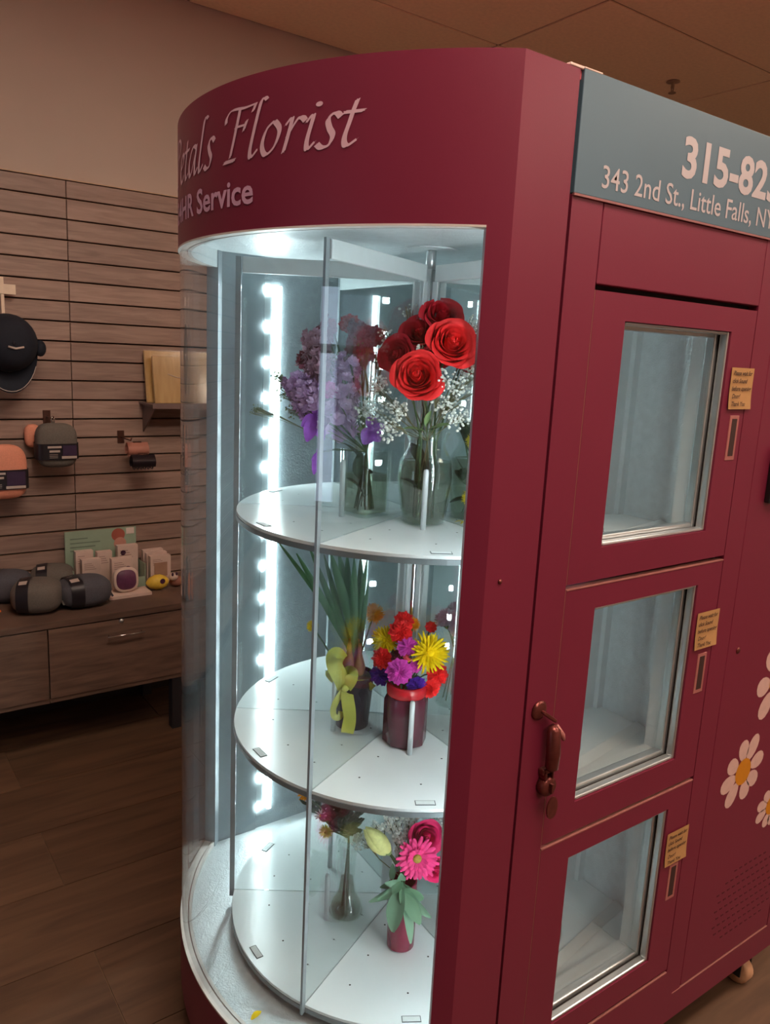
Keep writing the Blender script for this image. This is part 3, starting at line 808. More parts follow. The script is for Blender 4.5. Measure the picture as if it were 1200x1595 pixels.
def gerbera(P, N, d, m, Q, label, via=None, centre=None, name='gerbera', rings=None, group=None):
    M = place(P, N, d); t = root(name, label, 'flower', M=M, group=group)
    petals_flat(M, rings or [(22, .08, .50, 0, .05), (20, .07, .45, .03, .10), (16, .06, .26, .05, .12)], m, t, width=0.062, seed=3)
    MB().ellipsoid((0, 0, .05), .11, .11, .07, 14, 8).xf(M).build('centre', centre or M_YEL, t, True)
    N = Vector(N).normalized(); stem_to(t, P-N*d*.01, Q, via, 0.0022); return t
def mum(P, N, d, m, Q, label, via=None, seed=0, group=None):
    M = place(P, N, d); t = root('chrysanthemum', label, 'flower', M=M, group=group)
    petals_flat(M, [(26, .05, .50, -.02, -.02), (24, .05, .47, .0, .10), (22, .04, .42, .03, .20), (16, .03, .33, .05, .28), (12, .02, .22, .08, .32)], m, t, width=0.034, seed=seed, curl=.12)
    MB().ellipsoid((0, 0, .1), .09, .09, .12, 10, 6).xf(M).build('centre', m, t, True)
    N = Vector(N).normalized(); stem_to(t, P-N*d*.02, Q, via, 0.002); return t
ICO = None
def spray(P_list, Q, label, group, m=None, n=160, rad=0.05, fl=0.0034, seed=0, via=None, name='babys_breath', stem_m=None, cat='flower'):
    """airy spray: branching twigs with tiny blossoms round the given cluster centres"""
    rg = random.Random(seed); t = root(name, label, cat, loc=P_list[0][0] if isinstance(P_list[0], tuple) else P_list[0], group=group)
    tw, blo = MB(), MB()
    Q = Vector(Q)
    for item in P_list:
        P, rx = (item if isinstance(item, tuple) else (item, rad))
        P = Vector(P); base = Vector(via) if via is not None else Q
        hub = P.lerp(base, 0.45)
        tw.tube([Q, base, hub] if via is not None else [Q, hub], 0.0011, 5)
        for b in range(7):
            d_ = Vector((rg.gauss(0, 1), rg.gauss(0, 1), rg.gauss(0.3, 1))).normalized()
            e = P+d_*rx*rg.uniform(.4, .9); tw.tube([hub, hub.lerp(e, .5)+Vector((0, 0, .004)), e], 0.0006, 4)
            for q in range(3):
                d2_ = Vector((rg.gauss(0, 1), rg.gauss(0, 1), rg.gauss(0, 1))).normalized()
                tw.tube([hub.lerp(e, .6), e+d2_*rx*.3], 0.0004, 3)
        for b in range(n):
            d_ = Vector((rg.gauss(0, 1), rg.gauss(0, 1), rg.gauss(0, .9))).normalized()*rx*rg.random()**0.45
            s_ = fl*rg.uniform(.7, 1.25)
            blo.ellipsoid(P+d_, s_, s_, s_*.8, 6, 4)
    tw.build('twigs', stem_m or M_TWIG, t); blo.build('blossoms', m or M_WHITE, t, True, stuff=True); return t
def spike(A, B, d, m, Q, label, group=None, seed=0, via=None, name='stock_flower', n=36):
    """flower spike from A (low) to B (tip) covered in small ruffled blossoms"""
    rg = random.Random(seed); A, B = Vector(A), Vector(B); t = root(name, label, 'flower', loc=A, group=group)
    ax = (B-A).normalized(); mb = MB(); x = ax.orthogonal().normalized(); y = ax.cross(x)
    for i in range(n):
        f = i/(n-1); a = i*2.4; rr = d*0.5*(1-0.45*f)
        c = A.lerp(B, f)+(x*math.cos(a)+y*math.sin(a))*rr*0.72
        N = ((x*math.cos(a)+y*math.sin(a))+ax*0.35).normalized(); s_ = d*0.52*(1-0.4*f)*rg.uniform(.8, 1.15)
        M = place(c, N, s_, rg.random()*6)
        pb = MB()
        for L_ in range(3):
            ph = rg.random()*6; Rr = .5-.13*L_; z0 = .12*L_
            def fn(u, v):
                aa = 2*PI*u; w_ = math.sin(5*aa+ph)
                return (Rr*v*(1+.14*w_*v)*math.cos(aa), Rr*v*(1+.14*w_*v)*math.sin(aa), z0+.14*v*v+.10*v*w_)
            pb.grid(fn, 15, 2)
        pb.xf(M); mb.add(pb.v, pb.f)
    mb.build('blossoms', m, t, True); stem_to(t, B, Q, A if via is None else via, 0.0022); return t
def leaf_mesh(A, B, wd, bend=0.1, up=(0, 0, 1), n=8, cup=0.15):
    A, B = Vector(A), Vector(B); d = B-A; L_ = d.length; x = d.cross(Vector(up))
    if x.length < 1e-5: x = d.orthogonal()
    x.normalize(); nn = x.cross(d).normalized()
    def fn(u, v):
        w_ = wd*0.5*math.sin(PI*(0.04+0.93*v))**0.75*(2*u-1)
        return A+d*v+x*w_+nn*(bend*L_*math.sin(PI*v)+cup*abs(w_))
    return MB().grid(fn, 4, n)
def sprig(pts, leaves, m, label, name='eucalyptus_sprig', group=None, r=0.0014, cat='foliage', up=(0, 0, 1)):
    """leafy sprig: stem through pts, leaves = [(t, end point, width)]"""
    pts = [Vector(p) for p in pts]; t = root(name, label, cat, loc=pts[0], group=group)
    MB().tube(pts, r, 6).build('stem', M_STEM, t, True)
    for (k_, E_, wd) in leaves:
        i = min(int(k_*(len(pts)-1)), len(pts)-2); f = k_*(len(pts)-1)-i
        mm = M_EUC2 if (m is M_EUC and int(k_*100) % 2) else m
        leaf_mesh(pts[i].lerp(pts[i+1], f), E_, wd, 0.06, Vector(up)+RGT*0.7*math.sin(len(t.children)*2.1), 10, .25).build('leaf', mm, t, True)
    return t
M_WATER = glass_mat('water', (0.70, 0.72, 0.64), 0.03)
def vase_lathe(name, prof, c, m, label, sq=0, rot=0, thick=0.003, n=32, water=None, cat='vase'):
    inner = [(max(r-thick, 0.0005), z) for r, z in reversed(prof)]
    inner[-1] = (inner[-1][0], prof[0][1]+0.006)
    o = MB().lathe(prof+inner+[(0.0, prof[0][1]+0.006)], (0, 0, 0), n, sq, rot).build(name, m, None, True)
    o.location = c; ROOTM[o.name] = Matrix.Translation(Vector(c))
    mod = o.modifiers.new('e', 'EDGE_SPLIT'); mod.split_angle = math.radians(50)
    tag(o, label, cat)
    if water:
        wp = [(max(r-thick-.0008, .0004), z) for r, z in prof if z <= water]
        wp[0] = (wp[0][0], prof[0][1]+.0065)
        MB().lathe([(0, wp[0][1])]+wp+[(0, wp[-1][1])], Vector(c), n, sq, rot).build('water', M_WATER, o, True)
    return o
VIEW = Vector((FWD.x, FWD.y, 0)).normalized()
def toward(k_up=0.3, side=0.0): return (-VIEW+RGT*side+Vector((0, 0, k_up))).normalized()

# ------------------------------------------------------------------ TOP SHELF: red roses and baby's breath
z1 = ZSH[0]
vA = pol(0.120, -122, z1)
vase_lathe('glass_vase', [(0.036, 0.0005), (0.044, 0.004), (0.050, 0.05), (0.057, 0.09), (0.054, 0.125), (0.040, 0.150), (0.036, 0.162), (0.046, 0.185)], vA, M_VASE,
           'round clear glass vase of red roses on the top shelf', water=.126)
gA = 'red roses in the round glass vase'
def vaseq(c, k_, r=0.02, h=0.012): return c+Vector((r*math.cos(k_*2.4), r*math.sin(k_*2.4), h))
mouthA = vA+Vector((0, 0, 0.165))
dA = depth(vA)
spec = [((651, 586), -0.075, 0.100, M_ROSE, (.25, -.12), 'large open red rose at the front of the round vase above the white sprays'),
        ((704, 535), -0.060, 0.100, M_ROSE, (.35, .15), 'wide red rose beside the baby\'s breath, under the topmost red rose'),
        ((690, 495), 0.000, 0.092, M_ROSED, (.75, .1), 'topmost red rose in the round glass vase, in front of the chrome pole'),
        ((655, 520), 0.010, 0.084, M_ROSED, (.5, -.2), 'dark red rose tucked behind the two large open roses'),
        ((621, 553), -0.010, 0.084, M_ROSED, (.2, -.5), 'dark crimson rose turned sideways next to the lilac flowers'),
        ((733, 552), 0.010, 0.088, M_ROSED, (.3, .5), 'crimson rose half hidden behind the red front column'),
        ((672, 548), 0.035, 0.085, M_ROSED, (.6, 0), 'deep red rose at the heart of the rose bouquet')]
for i, (uv, dd, dm, m, (ku, sd), lab) in enumerate(spec):
    P = at(uv[0], uv[1], dA+dd)
    rose(P, toward(ku, sd), dm, m, vaseq(vA, i), lab, gA, via=mouthA+Vector((.018*math.cos(i*2.4), .018*math.sin(i*2.4), 0)))
def cl(u, v, dd, r): return (at(u, v, dA+dd), r)
gB = "baby's breath among the red roses"
spray([cl(698, 628, -.06, .032), cl(722, 600, -.05, .034), cl(712, 652, -.05, .026), cl(735, 580, -.03, .026), cl(688, 592, -.075, .022)], vaseq(vA, 8), "baby's breath spray to the right under the large red roses", gB, n=60, fl=.0031, seed=3, via=mouthA)
spray([cl(592, 628, -.05, .036), cl(610, 668, -.06, .028), cl(572, 642, -.05, .028), cl(622, 640, -.05, .022), cl(588, 600, -.04, .024)], vaseq(vA, 9), "baby's breath spray between the lilac flowers and the open red rose", gB, n=66, fl=.0030, seed=5, via=mouthA)
spray([cl(741, 508, .03, .024), cl(748, 530, .02, .018)], vaseq(vA, 10), "baby's breath spray beside the topmost red rose", gB, n=60, fl=.0027, seed=7, via=mouthA)
spray([cl(640, 488, .04, .028), cl(602, 520, .03, .02), cl(662, 470, .05, .018)], vaseq(vA, 11), "thin baby's breath spray rising in front of the chrome pole", gB, n=16, fl=.0030, seed=9, via=mouthA)
spray([cl(655, 545, -.07, .012)], vaseq(vA, 12), "few white baby's breath buds above the large open rose", gB, n=12, fl=.0036, seed=11, via=mouthA)
la = at(690, 655, dA-.03); 
sprig([vaseq(vA, 3), mouthA, at(665, 660, dA-.04)], [(.75, at(628, 668, dA-.05), .022), (.8, at(700, 662, dA-.06), .024), (.9, at(672, 640, dA-.05), .02), (.7, at(725, 655, dA-.04), .022)], M_LTLEAF, 'pale green rose leaves resting on the rim of the round vase', 'rose_foliage')
sprig([vaseq(vA, 4), vA+Vector((0, 0, .10)), at(640, 700, dA-.01)], [(.3, at(624, 745, dA-.02), .04), (.5, at(660, 715, dA-.02), .04), (.7, at(640, 690, dA), .036), (.6, at(674, 735, dA-.01), .04), (.4, at(645, 760, dA-.02), .04), (.2, at(668, 775, dA), .035)], M_DKLEAF, 'dark leaves and stems inside the round glass vase', 'rose_foliage')

# ------------------------------------------------------------------ TOP SHELF: lilac bouquet in a square vase
vB = pol(0.128, 172, z1); dB = depth(vB)
o = vase_lathe('square_vase', [(0.040, 0.0005), (0.040, 0.085), (0.040, 0.135)], vB, M_VASE, 'square clear glass vase of lilac flowers on the top shelf', sq=9, rot=math.radians(12), thick=0.004, n=48, water=.09)
mouthB = vB+Vector((0, 0, .13))
gC = 'lilac bouquet in the square vase'
def bp(u, v, dd=0.0): return at(u, v, dB+dd)
spike(bp(524, 672, -.05), bp(545, 560, -.03), .078, M_LILAC, vaseq(vB, 0), 'tall lilac stock spike standing upright over the square vase', gC, 1, mouthB)
spike(bp(498, 640, -.03), bp(455, 590, -.01), .082, M_LILAC, vaseq(vB, 1), 'lilac stock spike leaning towards the strip of lights', gC, 2, mouthB)
spike(bp(505, 590, 0), bp(487, 520, .02), .076, M_MAUVE, vaseq(vB, 2), 'dusky mauve stock spike above the lilac ones', gC, 3, mouthB)
spike(bp(560, 560, .02), bp(558, 505, .03), .064, M_BURG, vaseq(vB, 3), 'dark burgundy blossom spike at the top of the lilac bouquet', gC, 4, mouthB)
spike(bp(480, 575, .02), bp(515, 500, .03), .058, M_BURG, vaseq(vB, 6), 'burgundy blossom spike behind the mauve stock', gC, 14, mouthB)
carnation(bp(582, 522, .02), toward(.5), .05, M_BURG, vaseq(vB, 4), 'dark red carnation between the lilac bouquet and the roses', gC, mouthB, seed=4)
carnation(bp(546, 503, .05), toward(.8), .05, M_ROSED, vaseq(vB, 5), 'crimson carnation peeking over the top of the lilac bouquet', gC, mouthB, seed=5)
carnation(bp(513, 607, -.07), toward(.2), .034, M_ORCHID, vaseq(vB, 7), 'small bright pink carnation on the lilac stock', gC, mouthB, seed=6)
def iris(u, v, dd, drops, label, m, Q):
    P = bp(u, v, dd); t = root('iris', label, 'flower', loc=P, group=gC)
    for (du, dv, wd) in drops:
        leaf_mesh(P, bp(u+du, v+dv, dd-.015), wd, .12, -VIEW, 8, .3).build('petal', m, t, True)
    MB().ellipsoid(P, .006, .006, .009).build('throat', M_VIOLET, t, True)
    stem_to(t, P, Q, mouthB, .0022); return t
iris(492, 648, -.04, [(-14, 40, .03), (12, 38, .028), (-22, 16, .026), (4, -26, .022)], 'violet iris with hanging petals at the side of the bouquet', M_VIOLET, vaseq(vB, 8))
iris(580, 668, -.05, [(-14, 24, .034), (12, 20, .03), (-2, -24, .024), (20, -6, .02)], 'violet iris in front of the square vase rim', M_VIOLET, vaseq(vB, 9))
iris(497, 705, -.03, [(-8, 34, .018), (4, 30, .014), (-12, 12, .01)], 'drooping narrow violet petals hanging beside the square vase', M_VIOLET, vaseq(vB, 10))
sprig([vaseq(vB, 11), mouthB, bp(566, 640, -.05)], [(.95, bp(566, 570, -.06), .030), (.7, bp(548, 665, -.06), .02), (.9, bp(585, 628, -.05), .018)], M_LTLEAF, 'broad green leaf standing between lilac flowers and roses', 'leaf_sprig')
sprig([vaseq(vB, 12, .03), vB+Vector((0, 0, .07)), bp(555, 695, -.02)], [(.3, bp(540, 745, -.04), .035), (.5, bp(560, 705, -.05), .04), (.8, bp(535, 690, -.04), .035), (.6, bp(575, 730, -.03), .03), (.2, bp(580, 770, -.02), .02)], M_DKLEAF, 'dark green leaves pressed inside the square vase', 'leaf_sprig')
spray([(bp(440, 612, -.01), .022), (bp(455, 640, -.02), .016), (bp(432, 585, 0), .014)], vaseq(vB, 13), 'grey green airy sprig at the edge of the lilac bouquet', gC, M_SAGE, 26, fl=.0022, seed=21, via=mouthB, name='airy_sprig', stem_m=M_SAGE, cat='foliage')
spray([(bp(398, 640, -.03), .014)], vaseq(vB, 15), 'feathery green sprig reaching out to the strip of lights', gC, M_SAGE, 22, fl=.0018, seed=22, via=mouthB, name='airy_sprig', stem_m=M_SAGE, cat='foliage')
spray([(bp(560, 545, 0), .03), (bp(520, 555, 0), .024), (bp(590, 560, 0), .02)], vaseq(vB, 14), 'tiny pale buds scattered over the burgundy spikes', gC, M_TWIG, 22, fl=.0028, seed=23, via=mouthB, name='filler_sprig', cat='foliage')

# ------------------------------------------------------------------ TOP SHELF: vase behind the column
vC = pol(0.125, -62, z1); dC = depth(vC)
vase_lathe('glass_vase', [(0.036, 0.0005), (0.046, 0.004), (0.050, 0.05), (0.056, 0.09), (0.052, 0.125), (0.038, 0.150), (0.035, 0.162), (0.045, 0.180)], vC, M_VASE,
           'round clear vase of dark foliage half hidden by the red column, top shelf', water=.126)
mouthC = vC+Vector((0, 0, .16))
for i, (u, v, lab) in enumerate(((732, 690, 'dark leafy sprig low in the half hidden vase'), (722, 670, 'dark leafy sprig at the rim of the half hidden vase'), (715, 745, 'dark leaves inside the half hidden vase'))):
    b = at(u, v, dC-.02)
    sprig([vaseq(vC, i), vC+Vector((0, 0, .06)), b], [(.3, b+Vector((-.02, 0, -.05)), .03), (.6, b+Vector((.015, -.02, -.02)), .03), (.9, b+Vector((-.015, -.01, .02)), .028), (.95, b+Vector((.02, 0, .02)), .026)], M_DKLEAF, lab, 'leaf_sprig')
for i, (u, v, lab) in enumerate(((738, 688, 'yellow chrysanthemum in the half hidden vase, upper one'), (731, 775, 'yellow chrysanthemum hanging beside the half hidden vase'))):
    mum(at(u, v, dC-.05), toward(.1), .035, M_YEL, vaseq(vC, i+4), lab, via=mouthC, seed=i)
pz = pol(0.150, -92, z1+.001)
for i, (u, v) in enumerate(((708, 814), (718, 816))):
    A = on_z(u, v, z1+.0015)
    o = leaf_mesh(A, A+Vector((.014, -.012+.012*i, .004)), .008, .1).build('fallen_petal', M_YEL, None, True); origin_to(o, A)
    tag(o, 'fallen yellow petal lying on the top shelf', 'petal', 'fallen petals on the top shelf')

# ------------------------------------------------------------------ MIDDLE SHELF: posy in a burgundy jar
z2 = ZSH[1]; vD = pol(0.130, -128, z2); dD = depth(vD)
M_JAR = mat('burgundy_glass', (84, 34, 50), 0.18, 0, 0.08, 20, spec=0.6)
o = vase_lathe('jar_vase', [(0.040, 0.0005), (0.047, 0.006), (0.047, 0.098), (0.043, 0.108)], vD, M_JAR, 'burgundy eight sided jar holding the mixed posy on the middle shelf', rot=.3, n=8)
MB().lathe([(0.0405, .1085), (0.0425, .112), (0.0435, .126), (0.0405, .132), (0.034, .132), (0.034, .110)], vD, 24, 0, .3).build('red_rim', mat('red_glass_rim', (186, 30, 40), 0.25, 0, .1, 60), o, True)
mouthD = vD+Vector((0, 0, .12))
def dp(u, v, dd=0.0): return at(u, v, dD+dd)
gD = 'posy in the burgundy jar'
for i, (u, v, dd, dm, m, ku, sd, lab) in enumerate((
    (624, 983, -.02, .042, M_ROSE, .6, -.1, 'red carnation near the top of the posy, between two yellow flowers'),
    (630, 966, .01, .036, M_ROSE, .9, .2, 'topmost red carnation of the posy'),
    (594, 1026, -.02, .038, M_ROSE, .3, -.5, 'red carnation at the side of the posy over the dark pot'),
    (683, 1052, -.02, .042, M_ROSE, .2, .5, 'red carnation hanging low at the column side of the posy'),
    (672, 1074, -.03, .036, M_ROSE, -.1, .5, 'lowest red carnation of the posy beside the jar'),
    (672, 976, .02, .022, M_ROSE, .9, .2, 'small red carnation bud standing above the posy'),
    (635, 1008, -.03, .036, M_ORCHID, .4, .1, 'pink carnation in the middle of the posy under the red ones'),
    (622, 1047, -.05, .046, M_ORCHID, .1, -.05, 'open pink carnation at the front of the posy above the jar rim'),
    (648, 1038, -.03, .024, M_ORCHID, .2, .3, 'small pink carnation next to the yellow chrysanthemum'),
    (618, 1025, .0, .030, M_BURG, .2, .0, 'dark plum carnation deep inside the posy'),
    (635, 1023, -.03, .016, petal_mat('coral', (224, 90, 92)), .3, .0, 'coral bud between the two pink carnations'),
    (592, 1052, .0, .040, M_PURP, .1, -.4, 'deep purple blossom low on the pot side of the posy'),
    (650, 1070, -.04, .036, M_PURP, -.1, .2, 'deep purple blossom over the jar rim beside the peg'))):
    carnation(dp(u, v, dd), toward(ku, sd), dm*1.18, m, vaseq(vD, i, .012), lab, gD, mouthD+Vector((.012*math.cos(i*2.4), .012*math.sin(i*2.4), 0)), seed=30+i)
mum(dp(668, 1017, -.02), toward(.35, .35), 0.090, M_YEL, vaseq(vD, 14, .012), 'large yellow chrysanthemum facing the column side of the posy', mouthD, 5, gD)
mum(dp(602, 997, .01), toward(.5, -.4), 0.068, M_YEL, vaseq(vD, 15, .012), 'yellow chrysanthemum behind the red carnation in the posy', mouthD, 6, gD)
mum(dp(643, 972, .03), toward(.9, .3), .035, M_ORG, vaseq(vD, 16, .012), 'small orange yellow chrysanthemum at the top of the posy', mouthD, 7, gD)
sprig([vaseq(vD, 17, .01), mouthD, dp(632, 1040, 0)], [(.6, dp(600, 1062, -.03), .018), (.7, dp(655, 1055, -.02), .018), (.9, dp(642, 1020, -.045), .012), (.8, dp(612, 1066, -.04), .016)], M_DKLEAF, 'dark leaves tucked under the posy flowers', 'leaf_sprig')

# ------------------------------------------------------------------ MIDDLE SHELF: potted bulbs with a yellow bow
vE = pol(0.135, 172, z2); dE = depth(vE)
M_POT = mat('pot_dark', (34, 42, 52), 0.25, 0, 0.15, 30); M_SOIL = mat('pot_moss', (132, 128, 118), 0.9, 0, 0.3, 120, .6, 300)
po = vase_lathe('flower_pot', [(0.034, 0.0005), (0.036, 0.002), (0.044, 0.110), (0.046, 0.112), (0.046, 0.120)], vE, M_POT, 'dark foil wrapped pot of sprouting bulbs with a yellow bow, middle shelf', cat='flower pot')
MB().lathe([(0.040, .105), (.036, .116), (.02, .122), (0, .124)], vE, 24).build('gravel', M_SOIL, po, True)
def ep(u, v, dd=0.0): return at(u, v, dE+dd)
M_BULB = mat('bulb_skin', (150, 104, 62), 0.6, 0, .25, 60)
bl = root('sprouting_bulbs', 'sprouting daffodil bulbs with long strap leaves in the dark pot', 'plant', loc=vE+Vector((0, 0, .12)))
for i, (ox, oy, s_) in enumerate(((-.014, .0, 1.0), (.014, .008, .9), (.002, -.016, .85), (0, .02, .8))):
    c = vE+Vector((ox, oy, .118))
    MB().lathe([(.004, 0), (.014*s_, .008), (.0165*s_, .020), (.012*s_, .036), (.006*s_, .052), (.004, .075)], c, 12).build('bulb', M_BULB, bl, True)
tips = [(432, 842, .012), (462, 862, .016), (481, 850, .014), (515, 860, .022), (528, 862, .024), (541, 866, .022), (552, 870, .018), (562, 868, .020), (572, 872, .012), (505, 864, .014), (548, 900, .012), (574, 905, .010)]
for i, (u, v, wd) in enumerate(tips):
    b = vE+Vector((.012*math.cos(i*1.7), .012*math.sin(i*1.7), .16))
    e = ep(u, v, rnd.uniform(-.04, .02)); e.z = min(e.z, z2+.452)
    leaf_mesh(b, e, wd, .03, VIEW, 10, .3).build('leaf', M_LEAF, bl, True)
mum(ep(583, 955, .05), toward(.4), .05, M_ORG, vE+Vector((.02, .02, .12)), 'amber chrysanthemum blooming behind the sprouting bulbs', None, 9)
mum(ep(487, 975, .03), toward(.2, -.4), .03, M_YEL, vE+Vector((-.02, .02, .12)), 'small yellow chrysanthemum beside the strap leaves', None, 10)
M_RIB = mat('ribbon_yellow', (206, 202, 84), 0.4, 0, .08, 40)
rb = root('ribbon_bow', 'shiny yellow ribbon bow tied to the front of the dark pot', 'ribbon', loc=ep(537, 1072, -.06))
def strip(pix, wd, name, dd=-.055):
    P = [ep(u, v, dd+e) for (u, v, e) in pix]; c = spl([(0, 0), (1, 0)]) ; mb = MB()
    W = RGT*wd/2
    pts = []
    for i in range(len(P)-1):
        for q in range(5): pts.append(P[i].lerp(P[i+1], q/5))
    pts.append(P[-1]); sm = pts[:]
    for it in range(4): sm = [sm[0]]+[(sm[i-1]+sm[i]*2+sm[i+1])/4 for i in range(1, len(sm)-1)]+[sm[-1]]
    o_ = len(mb.v)
    for i, p in enumerate(sm):
        d_ = (sm[min(i+1, len(sm)-1)]-sm[max(i-1, 0)]).normalized(); x = d_.cross(FWD); x = x.normalized() if x.length > .15 else RGT
        x = (x*0.9+FWD*0.25*math.sin(i*.5)).normalized(); k_ = wd/2*(1-.0*i)
        mb.v += [p-x*k_, p+x*k_]
    for i in range(len(sm)-1): mb.f.append((o_+2*i, o_+2*i+1, o_+2*i+3, o_+2*i+2))
    return mb.build(name, M_RIB, rb, True)
strip([(538, 1072, 0), (530, 1056, -.022), (521, 1036, -.026), (519, 1023, -.012), (526, 1018, .006), (536, 1034, .018), (540, 1070, .004)], .034, 'loop')
strip([(538, 1072, -.004), (546, 1062, -.024), (550, 1050, -.022), (545, 1044, -.008), (538, 1052, .0), (538, 1070, .0)], .026, 'loop')
strip([(537, 1072, 0), (520, 1060, -.006), (510, 1048, -.002), (516, 1046, .012), (530, 1062, .01), (537, 1071, .003)], .014, 'loop')
strip([(539, 1073, 0), (556, 1064, -.006), (572, 1064, .004), (582, 1072, .018)], .015, 'loop')
strip([(536, 1073, 0), (524, 1092, -.010), (518, 1106, -.008), (521, 1118, -.001), (530, 1118, .004), (532, 1108, .006)], .013, 'tail')
strip([(539, 1073, 0), (543, 1098, -.016), (546, 1118, -.006), (541, 1142, -.012)], .028, 'tail')
MB().ellipsoid(ep(538, 1072, -.062), .009, .007, .008).build('knot', M_RIB, rb, True)
# vases farther round the middle shelf
for ang, lab, hm in ((-4, 'clear vase of pale pink carnations behind the glass divider, middle shelf', M_MAUVE),):
    vF = pol(0.13, ang, z2)
    vase_lathe('glass_vase', [(0.03, 0.0005), (0.04, 0.004), (0.048, 0.06), (0.042, 0.11), (0.034, 0.13), (0.044, 0.15)], vF, M_VASE, lab)
    for i in range(6):
        P = vF+Vector((.035*math.cos(i*1.05), .035*math.sin(i*1.05), .20+.02*(i % 2)))
        carnation(P, (math.cos(i*1.05), math.sin(i*1.05), 1.2), .05, hm, vaseq(vF, i), 'dusty pink carnation in the vase behind the glass divider', 'pink carnations in the far vase', vF+Vector((0, 0, .13)), seed=60+i)

# ------------------------------------------------------------------ BOTTOM SHELF: bud vase and gerbera arrangement
z3 = ZSH[2]; vG = pol(0.135, 176, z3); dG = depth(vG)
vase_lathe('bud_vase', [(0.034, 0.0005), (0.042, 0.006), (0.036, 0.030), (0.022, 0.055), (0.018, 0.09), (0.020, 0.15), (0.027, 0.195)], vG, M_VASE, 'tall clear bud vase with flared foot on the bottom shelf', water=.10)
mouthG = vG+Vector((0, 0, .19))
def gp(u, v, dd=0.0): return at(u, v, dG+dd)
for i, (u, v, lab, m) in enumerate(((505, 1262, 'dark feathery fern in the bud vase leaning to the lights', M_DKLEAF), (530, 1258, 'dark fern standing upright in the bud vase', M_DKLEAF), (552, 1265, 'dark fern in the bud vase leaning to the gerbera', M_DKLEAF), (485, 1252, 'long dark fern frond ending at an orange flower', M_DKLEAF))):
    e = gp(u, v, -.01); e.z = min(e.z, ZSH[1]-.035); base = mouthG
    L_ = []
    for q in range(26):
        f = .42+.56*q/25; c = base.lerp(e, (f-.4)/.6); aa = q*2.4
        L_.append((f, c+(RGT*math.cos(aa)+VIEW*math.sin(aa))*.030+Vector((0, 0, .020)), .013))
    sprig([vaseq(vG, i, .01), base, base.lerp(e, .5), e], L_, m, lab, 'fern_sprig', up=-VIEW)
gerbera(gp(474, 1238, -.01), toward(.3, -.3), .032, M_ORG, vaseq(vG, 6, .01), 'small orange flower at the tip of the fern in the bud vase', mouthG, name='orange_daisy', rings=[(12, .1, .5, 0, .05), (10, .08, .4, .04, .1)])
mum(gp(508, 1295, -.04), toward(.1, -.3), .034, petal_mat('lime_petal', (196, 200, 60)), vaseq(vG, 7, .01), 'lime yellow flower at the rim of the bud vase', mouthG, 12)
gerbera(gp(500, 1270, -.03), toward(.2, -.2), .03, M_WHITE, vaseq(vG, 8, .01), 'small white daisy between the ferns in the bud vase', mouthG, name='white_daisy', rings=[(10, .1, .5, 0, .05)])

vH = pol(0.165, -122, z3); dH = depth(vH)
M_RVASE = mat('wine_glass', (132, 22, 58), 0.15, 0, .06, 20, spec=.6)
vase_lathe('wine_red_vase', [(0.026, 0.0005), (0.030, 0.004), (0.031, 0.10), (0.029, 0.16)], vH, M_RVASE, 'slim wine red cylinder vase of pink flowers on the bottom shelf')
mouthH = vH+Vector((0, 0, .16))
def hp(u, v, dd=0.0): return at(u, v, dH+dd)
gerbera(hp(650, 1336, -.05), toward(.25, .05), .092, M_PINK, vaseq(vH, 0, .01), 'bright pink gerbera daisy with olive centre over the wine red vase', mouthH, mat('gerbera_centre', (150, 130, 50), .8, 0, .3, 300, .5, 600))
rose(hp(664, 1302, -.02), toward(.35, .15), .075, M_HOT, vaseq(vH, 1, .01), 'hot pink rose directly above the pink gerbera', 'pink flowers in the wine red vase', via=mouthH)
rose(hp(678, 1352, -.02), toward(.1, .4), .06, M_HOT, vaseq(vH, 2, .01), 'hot pink rose behind the gerbera beside the column', 'pink flowers in the wine red vase', via=mouthH)
# lily bud
def bud(P, Tip, wd, label, Q, via):
    P, Tip = Vector(P), Vector(Tip); t = root('lily_bud', label, 'flower', loc=P)
    for k_ in range(3):
        mb = MB().tube([P.lerp(Tip, f) for f in (0, .12, .35, .6, .85, 1)], [wd*.22, wd*.38, wd*.5, wd*.44, wd*.22, wd*.03], 12)
        ax = (Tip-P).normalized(); q = Quaternion(ax, 2*PI*k_/3); offv = (q @ ax.orthogonal().normalized())*wd*.12
        mb.xf(Matrix.Translation(offv)).build('petal', M_CREAM, t, True)
    MB().tube([P-(Tip-P)*.12, P, P.lerp(Tip, .15)], [wd*.12, wd*.3, wd*.3], 10).build('bud_base', M_LTLEAF, t, True)
    stem_to(t, P-(Tip-P)*.08, Q, via, .003); return t
bud(hp(604, 1326, -.04), hp(569, 1290, -.05), .036, 'large pale yellow lily bud pointing away from the gerbera', vaseq(vH, 3, .012), mouthH)
gH = "baby's breath on the bottom shelf"
spray([(hp(585, 1292, .02), .022), (hp(610, 1282, .01), .024), (hp(640, 1284, .02), .024), (hp(622, 1302, -.01), .018)], vaseq(vH, 4, .01), "baby's breath spray behind the pale lily bud", gH, n=80, fl=.0034, seed=41, via=mouthH)
spray([(hp(560, 1312, .0), .020), (hp(625, 1325, -.01), .014), (hp(680, 1285, .03), .02)], vaseq(vH, 5, .01), "baby's breath spray spread around the pink rose and bud", gH, n=60, fl=.0034, seed=43, via=mouthH)
eu = [(.55, (588, 1402), .026), (.65, (612, 1392), .022), (.62, (625, 1360), .018), (.75, (640, 1420), .04), (.8, (612, 1452), .042), (.85, (660, 1400), .032), (.9, (640, 1470), .022), (.7, (672, 1430), .03), (.6, (600, 1375), .02), (.95, (655, 1440), .03)]
mid = hp(628, 1395, -.075)
